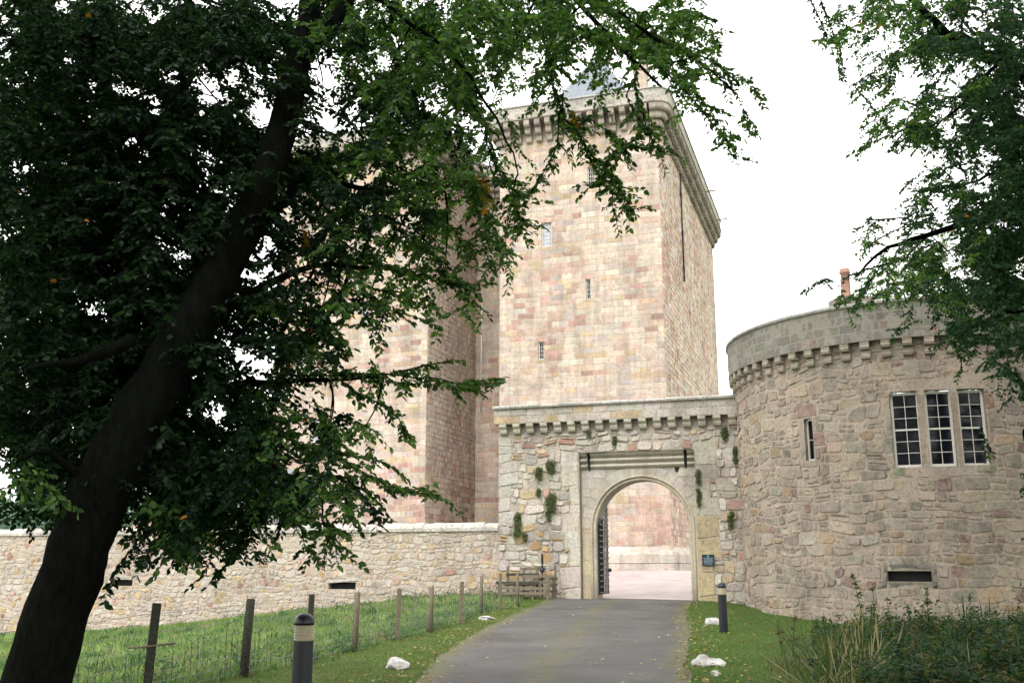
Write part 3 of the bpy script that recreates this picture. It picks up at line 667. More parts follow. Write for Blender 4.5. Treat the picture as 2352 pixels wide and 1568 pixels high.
    pp = MB(); mpp = lambda u, v, w: UL(u, -0.32-w, v); hs_ = lambda u, v, rng: jitc((0.5, 0.46, 0.4) if rng.random() < .8 else (0.46, 0.37, 0.24), rng, 0.14)
    pp.box((-0.1, -0.32, 7.243), (GW, 0.12, 7.9), (0.42, 0.38, 0.32), fn=UL)
    masonry(pp, -0.1, GW, 7.25, 7.88, mpp, hs_, rng, ch=(0.28, 0.34), ln=(0.35, 0.95), gap=0.008, bulge=0.012, jit=0.03, cut=0.06)
    pa = pp.build('parapet', M['rubble'], root)
    cp = MB(); u = -0.14
    while u < GW:
        w = rng.uniform(.6, 1.1); dz = rng.uniform(-.01, .012); c = jitc((0.42, 0.41, 0.37), rng, 0.15)
        prof = [(-0.42, 7.86), (-0.44, 7.93+dz), (-0.36, 7.99+dz), (-0.1, 8.03+dz), (0.18, 7.99+dz), (0.18, 7.86)]
        q0 = [UL(u, d, z) for d, z in prof]; q1 = [UL(u+w-.012, d, z) for d, z in prof]; m = len(prof)
        cp.mesh(q0+q1, [(i, (i+1) % m, m+(i+1) % m, m+i)[::-1] for i in range(m)]+[tuple(range(m)), tuple(range(m, 2*m))[::-1]], c); u += w
    cp.build('coping', M['coping'], pa)
    # iron yett folded back into the passage
    gt = MB(); A = Vector(UL(AC-AR+0.02, 0.62, 0)); B = Vector((3.9-P0.x, 41.62-P0.y, 0)); dv = (B-A); W_ = dv.length; dv.normalize(); nv = Vector((-dv.y, dv.x, 0))
    def topz(s): return AS+math.sqrt(max(0, AR**2-(AR-s)**2))-0.05
    z0 = 0.52; k = 0
    nb = 7
    for i in range(nb):
        s = min(W_-0.03, 0.03+(W_-0.06)*i/(nb-1)); p = A+dv*s; w = 0.014 if i < nb-1 else 0.03
        gt.box((-w, -0.02, z0), (w, 0.02, topz(s/W_*AR)), fn=lambda x, y, z, p=p: tuple(p+dv*x+nv*y+Vector((0, 0, z))))
    z = z0+0.05
    while z < 4.5:
        s0 = 0.0
        if z > AS: s0 = (AR-math.sqrt(max(0, AR**2-(z-AS)**2)))*W_/AR
        gt.box((s0, -0.05, z), (W_+0.01, -0.021, z+0.05), fn=lambda x, y, z_: tuple(A+dv*x+nv*y+Vector((0, 0, z_)))); z += 0.22
    bk = W_*0.55
    for i in range(10):
        s0, s1 = bk*i/10, bk*(i+1)/10
        gt.box((s0, 0.022, z0), (s1-.004, 0.04, topz(s0/W_*AR)), fn=lambda x, y, z_: tuple(A+dv*x+nv*y+Vector((0, 0, z_))))
    gl = gt.build('gate_leaf', M['iron'], root)
    kn = MB(); p = A+dv*(W_+0.03); kn.lathe([(0.0, -0.09), (0.07, -0.04), (0.08, 0.03), (0, 0.09)], tuple(p+Vector((0, 0, 1.45))-nv*0.06), 10); kn.build('latch', M['iron'], gl)
build_gate()
# notice plaque
def build_sign():
    u, z = 8.10, 1.63; o = MB(); mp = lambda a, b, w: UL(u+a, -0.05-w, z+b)
    o.box((0, 0, 0), (0.45, 0.03, 0.41), fn=lambda x, y, zz: UL(u+x, -0.06-y, z+zz))
    s = o.build('notice_sign', M['sign_blue'], None, (P0.x, P0.y, 0)); tag(s, 'small dark blue notice plaque fixed to the stone beside the arch', 'sign')
    rng = random.Random(4); t = MB()
    for r_, y in enumerate((0.255, 0.205, 0.155, 0.105, 0.05)):
        x = 0.05+0.03*(r_ % 2)+(0.04 if r_ == 4 else 0)
        while x < 0.4-0.02*(r_ % 2)-(0.04 if r_ == 4 else 0):
            w = rng.uniform(.012, .02); t.box((x, 0.0, y), (x+w, 0.003, y+0.026), fn=lambda a, b, c: UL(u+a, -0.091-b, z+c)); x += w+0.007+(0.014 if rng.random() < .2 else 0)
    t.build('lettering', M['sign_ink'], s)
    c = MB(); c.poly([UL(u+.225+.035*math.cos(a)*(1 if math.sin(a) > 0 else .75), -0.093, z+.335+.05*math.sin(a)) for a in [i*math.pi/6 for i in range(12)]]); c.build('crest', M['sign_crest'], s)
build_sign()
# ---------------------------------------------------------------- low boundary wall
def low_col(u, v, rng):
    r = rng.random()
    if r < 0.05: return jitc((0.4, 0.23, 0.17), rng, 0.2)
    if r < 0.17: return jitc((0.5, 0.37, 0.2), rng, 0.2)
    if r < 0.5: return jitc((0.52, 0.47, 0.4), rng, 0.15)
    if r < 0.75: return jitc((0.46, 0.41, 0.36), rng, 0.15)
    return jitc((0.5, 0.41, 0.32), rng, 0.15)
def build_low_wall():
    root = empty('boundary_wall', (P0.x, P0.y, 0)); rng = random.Random(31); Lw = 38.0
    tag(root, 'long low rubble boundary wall with rounded coping, left of the gateway', 'stone wall')
    mp = lambda u, v, w: (WX*u-NX*w, WY*u-NY*w, v)
    mpf = lambda u, v, w: mp(Lw-u, v, w)
    holes = [(Lw-18.7, Lw-17.5, 0.72, 1.0), (Lw-7.57, Lw-6.3, 0.66, 0.94), (Lw-29.5, Lw-28.4, 0.7, 1.0)]
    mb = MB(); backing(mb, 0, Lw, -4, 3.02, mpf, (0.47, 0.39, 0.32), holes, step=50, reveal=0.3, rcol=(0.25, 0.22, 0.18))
    fx = [(h[0]-.12, h[1]+.12, h[3], h[3]+.16, (0.46, 0.44, 0.4), 0.03) for h in holes]
    masonry(mb, 0, Lw, -3.6, 3.0, mpf, low_col, rng, ch=(0.15, 0.3), ln=(0.16, 0.5), split=0.22, gap=0.014, bulge=0.03, jit=0.12, cut=0.3, holes=holes, fixed=fx, miss=0.0, warp=0.18)
    mb.poly([mpf(0, -4, -.6), mpf(Lw, -4, -.6), mpf(Lw, 3.02, -.6), mpf(0, 3.02, -.6)][::-1], (0.4, 0.35, 0.3))
    mb.build('wall', M['low'], root)
    s = MB()
    for h in holes: s.poly([mpf(h[0]-.01, h[2]-.01, -.29), mpf(h[1]+.01, h[2]-.01, -.29), mpf(h[1]+.01, h[3]+.01, -.29), mpf(h[0]-.01, h[3]+.01, -.29)])
    s.build('drain_slot', M['void'], root)
    cp = MB(); u = 0.0
    while u < Lw:
        w = rng.uniform(.35, .7); c = jitc((0.5, 0.47, 0.42), rng, 0.15); h = rng.uniform(-.02, .03); m = 9
        prof = [(0.09*1+0.0, 2.99), (0.1, 3.12+h), (0.04, 3.24+h), (-0.12, 3.31+h), (-0.32, 3.33+h), (-0.52, 3.3+h), (-0.66, 3.2+h), (-0.7, 2.99)]
        q0 = [mp(u, z, a) for a, z in prof]; q1 = [mp(u+w-.01, z, a) for a, z in prof]; m = len(prof)
        cp.mesh(q0+q1, [(i, (i+1) % m, m+(i+1) % m, m+i) for i in range(m)]+[tuple(range(m))[::-1], tuple(range(m, 2*m))], c); u += w
    cp.build('coping', M['coping'], root)
build_low_wall()
# ---------------------------------------------------------------- round tower
def rt_col(u, v, rng):
    r = rng.random()
    if r < 0.055: return jitc((0.31, 0.21, 0.18), rng, 0.2)
    if r < 0.13: return jitc((0.4, 0.3, 0.195), rng, 0.2)
    if r < 0.55: return jitc((0.39, 0.345, 0.275), rng, 0.2)
    if r < 0.78: return jitc((0.3, 0.27, 0.22), rng, 0.2)
    return jitc((0.44, 0.37, 0.28), rng, 0.18)
def build_round():
    root = empty('round_tower', (RC.x, RC.y, 0.05)); rng = random.Random(41)
    tag(root, 'squat round rubble tower with corbelled parapet and white sash windows, right of the gateway', 'round tower')
    A0 = -205.0; DEG = math.pi/180
    def mp(u, v, w): a = (A0*DEG)+u/RR; return ((RR+w)*math.cos(a), (RR+w)*math.sin(a), v)
    U = lambda ang: (ang-A0)*DEG*RR
    UE = U(-20.0)
    lights = [(-118.0, -110.4), (-108.8, -101.7), (-100.2, -92.9)]
    wh = [(U(a), U(b), 4.5, 6.83) for a, b in lights]; loop = (U(-144.4), U(-141.3), 4.9, 6.26); slot = (U(-122.4), U(-110.6), 1.13, 1.44)
    holes = wh+[loop, slot]
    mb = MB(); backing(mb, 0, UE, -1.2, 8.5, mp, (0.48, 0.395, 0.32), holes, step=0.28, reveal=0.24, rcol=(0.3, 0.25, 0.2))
    DC = (0.36, 0.3, 0.225)
    fx = [(U(-120.5), U(-90), 6.83, 7.2, DC, 0.03), (U(-119), U(-91.8), 4.26, 4.5, (0.27, 0.28, 0.18), 0.05),
          (U(-110.4), U(-108.8), 4.5, 6.83, DC, .01), (U(-101.7), U(-100.2), 4.5, 6.83, DC, .01),
          (U(-146.4), U(-140), 6.26, 6.68, (0.3, 0.2, 0.165), .02), (U(-146), U(-140.3), 4.68, 4.9, (0.3, 0.29, 0.22), .03),
          (U(-141.3), U(-137.5), 5.3, 5.75, (0.29, 0.19, 0.16), .02), (U(-141.3), U(-139.5), 4.9, 5.3, (0.3, 0.22, 0.19), .02), (U(-141.3), U(-139.7), 5.75, 6.26, (0.33, 0.29, 0.24), .02), (U(-145.8), U(-144.4), 4.9, 6.26, (0.34, 0.31, 0.26), .02),
          (U(-123.8), U(-122.4), 0.95, 1.6, (0.2, 0.2, 0.17), .05), (U(-110.6), U(-109.2), 0.95, 1.6, (0.2, 0.2, 0.17), .05), (U(-122.4), U(-110.6), 1.44, 1.62, (0.22, 0.22, 0.19), .06), (U(-122.4), U(-110.6), 0.95, 1.13, (0.22, 0.22, 0.18), .05)]
    for a, b, side in ((-118.0, 0, -1), (-92.9, 0, 1)):
        z = 4.5
        while z < 6.8:
            h = rng.uniform(.4, .65); z1 = min(z+h, 6.83); w = rng.choice([1.3, 3.4, 2.4]); c = jitc(rng.choice([DC, (0.28, 0.18, 0.15), (0.3, 0.27, 0.23)]), rng, 0.1)
            fx.append((U(a-w), U(a), z, z1, c, .02) if side < 0 else (U(a), U(a+w), z, z1, c, .02)); z = z1
    masonry(mb, 0, UE, -1.0, 8.48, mp, rt_col, rng, ch=(0.22, 0.42), ln=(0.2, 0.8), split=0.34, gap=0.02, bulge=0.03, jit=0.09, cut=0.2, holes=holes, fixed=fx, miss=0.03, warp=0.14)
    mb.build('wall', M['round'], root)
    for (a, b), h in zip(lights, wh):
        ca, cb = Vector(mp(h[0], 0, -0.16)), Vector(mp(h[1], 0, -0.16)); t = (cb-ca); W_ = t.length; t.normalize(); nrm = Vector((t.y, -t.x, 0))
        lm = lambda u, v, w, ca=ca, t=t, nrm=nrm: tuple(ca+t*u+nrm*w+Vector((0, 0, v)))
        window_part(root, lm, 0.0, W_, 4.5, 6.8, 2, 6, fw=0.07, bar=0.018, sash=True, wd=-0.05)
    ca, cb = Vector(mp(loop[0], 0, -0.14)), Vector(mp(loop[1], 0, -0.14)); t = (cb-ca); W_ = t.length; t.normalize(); nrm = Vector((t.y, -t.x, 0))
    window_part(root, lambda u, v, w: tuple(ca+t*u+nrm*w+Vector((0, 0, v))), 0, W_, 4.9, 6.24, 1, 2, fw=0.045, bar=0.02, wd=-0.06)
    s = MB()
    for k in range(4):
        a = slot[0]-.02+(slot[1]-slot[0]+.04)*k/4; b = slot[0]-.02+(slot[1]-slot[0]+.04)*(k+1)/4
        s.poly([mp(a, 1.1, -.22), mp(b, 1.1, -.22), mp(b, 1.47, -.22), mp(a, 1.47, -.22)])
    s.build('vent_slot', M['void'], root)
    # corbels
    for k in range(31):
        ang = (-196+k*5.6)*DEG; c = MB(); hw = 0.14; col = jitc((0.35, 0.31, 0.24), rng, 0.12)
        er = Vector((math.cos(ang), math.sin(ang), 0)); et = Vector((-math.sin(ang), math.cos(ang), 0))
        for prof in ([(-.05, 7.92), (.07, 7.92), (.13, 7.95), (.15, 8.02), (.12, 8.08), (.12, 8.17), (-.05, 8.17)], [(-.05, 8.2), (.15, 8.2), (.23, 8.23), (.26, 8.3), (.23, 8.36), (.245, 8.46), (-.05, 8.46)]):
            m = len(prof)
            q0 = [tuple(er*(RR+w)-et*hw+Vector((0, 0, z))) for w, z in prof]; q1 = [tuple(er*(RR+w)+et*hw+Vector((0, 0, z))) for w, z in prof]
            c.mesh(q0+q1, [(i, m+i, m+(i+1) % m, (i+1) % m)[::-1] for i in range(m)]+[tuple(range(m))[::-1], tuple(range(m, 2*m))], col)
        c.build('corbel', M['round_fine'], root)
    PR = RR+0.26; pp = MB()
    def mpp(u, v, w): a = (A0*DEG)+u/PR; return ((PR+w)*math.cos(a), (PR+w)*math.sin(a), v)
    UP = (UE/RR)*PR
    backing(pp, 0, UP, 8.47, 9.62, mpp, (0.28, 0.26, 0.22), step=0.3)
    for k in range(90):   # underside ledge
        a0, a1 = UP*k/90, UP*(k+1)/90; pp.poly([mpp(a0, 8.47, 0), mpp(a0, 8.47, -.3), mpp(a1, 8.47, -.3), mpp(a1, 8.47, 0)], (0.3, 0.27, 0.23)); pp.poly([mpp(a0, 8.9, -.45), mpp(a0, 9.62, -.45), mpp(a1, 9.62, -.45), mpp(a1, 8.9, -.45)], (0.28, 0.26, 0.23))
    masonry(pp, 0, UP, 8.48, 9.58, mpp, lambda u, v, r_: jitc((0.28, 0.2, 0.16) if r_.random() < .07 else ((0.2, 0.195, 0.16) if r_.random() < .7 else (0.235, 0.22, 0.18)), r_, 0.12), rng, ch=(0.25, 0.3), ln=(0.45, 1.05), gap=0.017, bulge=0.006, jit=0.02, cut=0.03)
    pa = pp.build('parapet', M['round_fine'], root)
    cp = MB(); a = A0
    while a < -20:
        w = rng.uniform(4, 8); m = 5; c = jitc((0.36, 0.35, 0.31), rng, 0.12); dz = rng.uniform(-.008, .01)
        cp.lathe([(PR-.5, 9.58), (PR+.02, 9.58), (PR+.07, 9.62+dz), (PR+.06, 9.7+dz), (PR-.05, 9.75+dz), (PR-.4, 9.77+dz), (PR-.5, 9.7), (PR-.5, 9.58)], (0, 0, 0), m, c, a*DEG, (a+w-.12)*DEG); a += w
    cp.build('coping', M['coping'], pa)
    dk = MB(); dk.lathe([(0.01, 9.0), (PR-.4, 9.0)], (0, 0, 0), 48); dk.build('roof', M['slate'], root)
    ch = MB(); q = at(1951, 690, 37.2)-RC
    def bb(hx, hy, z0, z1, c): ch.box((-hx, -hy, z0), (hx, hy, z1), c, fn=lambda x, y, z: (q.x+x*math.cos(.2)-y*math.sin(.2), q.y+x*math.sin(.2)+y*math.cos(.2), z))
    bb(0.5, 0.4, 9.0, 11.3, (0.36, 0.3, 0.24)); bb(0.62, 0.5, 11.3, 11.55, (0.3, 0.27, 0.22))
    st = ch.build('chimney', M['round'], root)
    pt = MB(); pt.lathe([(0.2, 0), (0.17, 0.1), (0.165, 1.0), (0.21, 1.03), (0.21, 1.1), (0.17, 1.12), (0.19, 1.2), (0.12, 1.2)], (q.x-.1, q.y, 11.55), 18); pt.build('chimney_pot', M['terracotta'], st)
build_round()
# outbuilding beyond the low wall
def build_out():
    root = empty('outbuilding', (-16.5, 62, 0), R(-18.4)); rng = random.Random(5); tag(root, 'low grey harled outbuilding with slate roof behind the boundary wall', 'outbuilding')
    b = MB(); b.box((-1.2, 0, -1), (1.6, 6, 5.9)); b.build('wall', M['harl'], root)
    b = MB(); b.poly([(-1.4, -.2, 5.9), (1.8, -.2, 5.9), (1.8, 3, 7.6), (-1.4, 3, 7.6)]); b.poly([(1.8, 6.2, 5.9), (-1.4, 6.2, 5.9), (-1.4, 3, 7.6), (1.8, 3, 7.6)]); b.build('roof', M['slate'], root)
    b = MB(); b.poly([(1.6, 0, 5.9), (1.6, 6, 5.9), (1.6, 3, 7.5)]); b.poly([(-1.2, 6, 5.9), (-1.2, 0, 5.9), (-1.2, 3, 7.5)]); b.build('gable', M['harl'], root)
    b = MB(); mp = lambda u, v, w: (-9+u, -w, v); backing(b, 0, 6, -1, 3.6, mp, (0.42, 0.3, 0.25)); masonry(b, 0, 6, -1, 3.6, mp, keep_col(0.8), rng, cut=0)
    b.poly([(-9, 0, 3.6), (-3, 0, 3.6), (-6, 0, 5.0)], (0.45, 0.3, 0.25)); b.build('gable', M['ashlar'], root)
build_out()
# ---------------------------------------------------------------- leaves, twigs, trees
def leaf_object(name, P, D, Nn, S, C, mat, parent=None, asp=0.56, fold=None):
    """one mesh of pointed, folded leaves: base P, direction D, face normal Nn, length S, colour C"""
    fold = asp*.32 if fold is None else fold
    P = np.asarray(P, np.float32); D = np.asarray(D, np.float32); Nn = np.asarray(Nn, np.float32); S = np.asarray(S, np.float32)[:, None]; C = np.asarray(C, np.float32)
    D /= np.linalg.norm(D, axis=1, keepdims=True)+1e-9; W_ = np.cross(D, Nn); W_ /= np.linalg.norm(W_, axis=1, keepdims=True)+1e-9; Nn = np.cross(W_, D)
    n = len(P); V = np.empty((n, 6, 3), np.float32); w = asp*0.5; tipn = 0.1 if asp > .1 else .012
    V[:, 0] = P; V[:, 1] = P+S*(D*0.3+W_*w+Nn*fold*.5); V[:, 2] = P+S*(D*0.68+W_*w*.85+Nn*fold*.4); V[:, 3] = P+S*(D-Nn*tipn); V[:, 4] = P+S*(D*0.68-W_*w*.85+Nn*fold*.4); V[:, 5] = P+S*(D*0.3-W_*w+Nn*fold*.5)
    base = np.arange(n)[:, None]*6; F = np.concatenate([base+np.array([0, 3, 2, 1]), base+np.array([0, 5, 4, 3])], 1).reshape(-1)
    me = bpy.data.meshes.new(name); me.vertices.add(n*6); me.vertices.foreach_set('co', V.ravel()); me.loops.add(n*8); me.loops.foreach_set('vertex_index', F.astype(np.int32))
    me.polygons.add(n*2); me.polygons.foreach_set('loop_start', np.arange(n*2, dtype=np.int32)*4)
    me.update(calc_edges=True)
    ca = me.color_attributes.new('tint', 'FLOAT_COLOR', 'CORNER'); CC = np.ones((n, 8, 4), np.float32); CC[:, :, :3] = C[:, None, :]; ca.data.foreach_set('color', CC.ravel())
    me.materials.append(mat); me.validate(); o = bpy.data.objects.new(name, me); return link(o, parent)
class Leaves:
    def __init__(s): s.P = []; s.D = []; s.N = []; s.S = []; s.C = []
    def add(s, p, d, n, sz, c): s.P.append(p); s.D.append(d); s.N.append(n); s.S.append(sz); s.C.append(c)
    def build(s, name, mat, parent=None, asp=0.56): return leaf_object(name, s.P, s.D, s.N, s.S, s.C, mat, parent, asp)
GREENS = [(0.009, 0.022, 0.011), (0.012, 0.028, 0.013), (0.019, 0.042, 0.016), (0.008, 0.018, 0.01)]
LIT = [(0.05, 0.1, 0.032), (0.075, 0.14, 0.038), (0.105, 0.175, 0.046), (0.032, 0.066, 0.026)]   # brighter greens: light on the outer sprays put into the leaf colour
def twig(lv, tw, pts, rng, leaf, step, rad=0.006, side=0.0, greens=GREENS, sub=0, orange=0.0008):
    """a drooping beech twig: stem along pts, alternate leaves, optional side shoots"""
    pts = [Vector(p) for p in pts]; k = 0
    tw.tube(pts, [rad*(1-0.75*i/(len(pts)-1)) for i in range(len(pts))], 3, cap=False)
    for a, b in zip(pts, pts[1:]):
        d = b-a; l = d.length
        if l < 1e-4: continue
        d.normalize(); s = d.cross(Vector((0, 0, 1)))
        if s.length < 1e-2: s = Vector((1, 0, 0))
        s.normalize(); m = max(1, int(l/step+rng.random()))
        for i in range(m):
            k += 1; sg = 1 if k % 2 else -1; p = a+d*(l*(i+rng.random()*.6)/m)
            dr = d*rng.uniform(.25, .9)+s*sg*rng.uniform(.4, 1.0)+Vector((rng.uniform(-.35, .35), rng.uniform(-.35, .35), rng.uniform(-.6, .25)))
            nr = Vector((rng.uniform(-.8, .8), rng.uniform(-.9, .6), rng.uniform(.1, 1.0)))
            c = rng.choice(greens); j = rng.uniform(.75, 1.3); c = (c[0]*j, c[1]*j, c[2]*j)
            if rng.random() < orange: c = (0.35*j, 0.14*j, 0.02)
            lv.add(tuple(p), tuple(dr), tuple(nr), leaf*rng.uniform(.7, 1.15), c)
        if sub > 0:
            for q_ in range(max(1, int(l/(leaf*1.7)+rng.random()))):
                sg = rng.choice((-1, 1)); dr = (d*rng.uniform(.3, .9)+s*sg*rng.uniform(.4, 1.0)+Vector((0, 0, rng.uniform(-.55, .3)))).normalized(); q = a+d*l*rng.random(); ln_ = leaf*rng.uniform(1.6, 4.2)
                twig(lv, tw, [q, q+dr*ln_*.5, q+dr*ln_+Vector((0, 0, -.12*ln_))], rng, leaf, step, rad*.6, greens=greens, sub=0, orange=orange)
def limb(mb, pts, r0, r1, n=8, wob=0.0, rng=None, sub=4):
    P = [Vector(p) for p in pts]; out = []; m = len(P)
    for i in range(m-1):
        p0, p1, p2, p3 = P[max(i-1, 0)], P[i], P[i+1], P[min(i+2, m-1)]
        for k in range(sub):
            t = k/sub; out.append(0.5*((2*p1)+(p2-p0)*t+(2*p0-5*p1+4*p2-p3)*t*t+(3*p1-p0-3*p2+p3)*t**3))
    out.append(P[-1]); L_ = len(out)
    if wob: out = [p+Vector((wob*noise.noise((i*.31+p.x*5, 1, p.z)), wob*noise.noise((i*.31+p.z*5, 5, p.x)), wob*noise.noise((i*.31, 9, p.x*3)))) if 0 < i < L_-1 else p for i, p in enumerate(out)]
    if hasattr(r0, '__len__'):
        rr = [r0[min(i//sub, len(r0)-2)]*(1-(i % sub)/sub)+r0[min(i//sub+1, len(r0)-1)]*((i % sub)/sub) if i < L_-1 else r0[-1] for i in range(L_)]
    else: rr = [r0+(r1-r0)*i/(L_-1) for i in range(L_)]
    rr = [r*(1+0.06*noise.noise((i*.9, 4, 7))) for i, r in enumerate(rr)]
    mb.tube(out, rr, n); return out
def crown(maps, depth, leaf, rng, anchors, lv, tw, br, perarea, greens, lnr=(0.3, 0.6), droop=0.5, sub=1, spread=None, orange=0.0008):
    for r_, row in enumerate(maps):
        for (c_, dv) in row:
            cov = min(0.985, dv/9.4); x0, y0 = c_*98, r_*98
            Ym = 0.5*(depth[0]+depth[1]); n = -math.log(1-cov)*perarea*(Ym/8.0)**-2*1.0
            cnt = int(n+rng.random()); P_ = []
            for _ in range(cnt):
                for tr in range(6):
                    px, py = x0+rng.uniform(-8 if c_ < 18 else 22, 106), y0+rng.uniform(-8, 106)
                    if noise.noise((px/75.0, py/75.0, 7.7))+0.6*noise.noise((px/32.0, py/32.0, 1.2)) > -0.02-0.09*(dv-5)/4-0.05*tr: break
                Y = rng.uniform(*depth); P_.append(at(px, py, Y))
            if not P_: continue
            ctr = sum(P_, Vector())/len(P_); an = min(anchors, key=lambda a: (a-ctr).length+max(0, ctr.z-a.z)*.5)
            if dv > 1 and (an-ctr).length < 2.2:
                mid = an.lerp(ctr, .5)+Vector((rng.uniform(-.06, .06), rng.uniform(-.06, .06), 0.04*(an-ctr).length))
                limb(br, [an, mid, ctr], 0.005+0.006*(an-ctr).length, 0.004, 6, 0.03)
            for p in P_:
                o = (p-an); o.z *= .5; o = o.normalized() if o.length > .01 else Vector((1, 0, 0))
                d = (o+Vector((rng.uniform(-.7, .7), rng.uniform(-.7, .7), rng.uniform(-.9, .15)*droop*1.6))).normalized(); l = rng.uniform(*lnr)
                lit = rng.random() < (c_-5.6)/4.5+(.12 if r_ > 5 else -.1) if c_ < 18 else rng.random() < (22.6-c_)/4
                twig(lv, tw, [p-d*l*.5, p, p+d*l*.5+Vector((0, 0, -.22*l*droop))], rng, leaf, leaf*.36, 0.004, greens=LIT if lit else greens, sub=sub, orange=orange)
def seen(p, m=160):
    """would this point fall inside the picture (plus a margin)?"""
    z = p[2]-EYE; Z = p[1]*CP+z*SP
    if Z < .3: return False
    px = p[0]/Z*FPX+1176; py = 784-(z*CP-p[1]*SP)/Z*FPX; return -m-600/Z < px < 2352+m+600/Z and -m-600/Z < py < 1568+m+600/Z
def rows(strs, c0=0):
    return [[(c0+i, int(ch)) for i, ch in enumerate(s) if ch not in ' .0'] for s in strs]
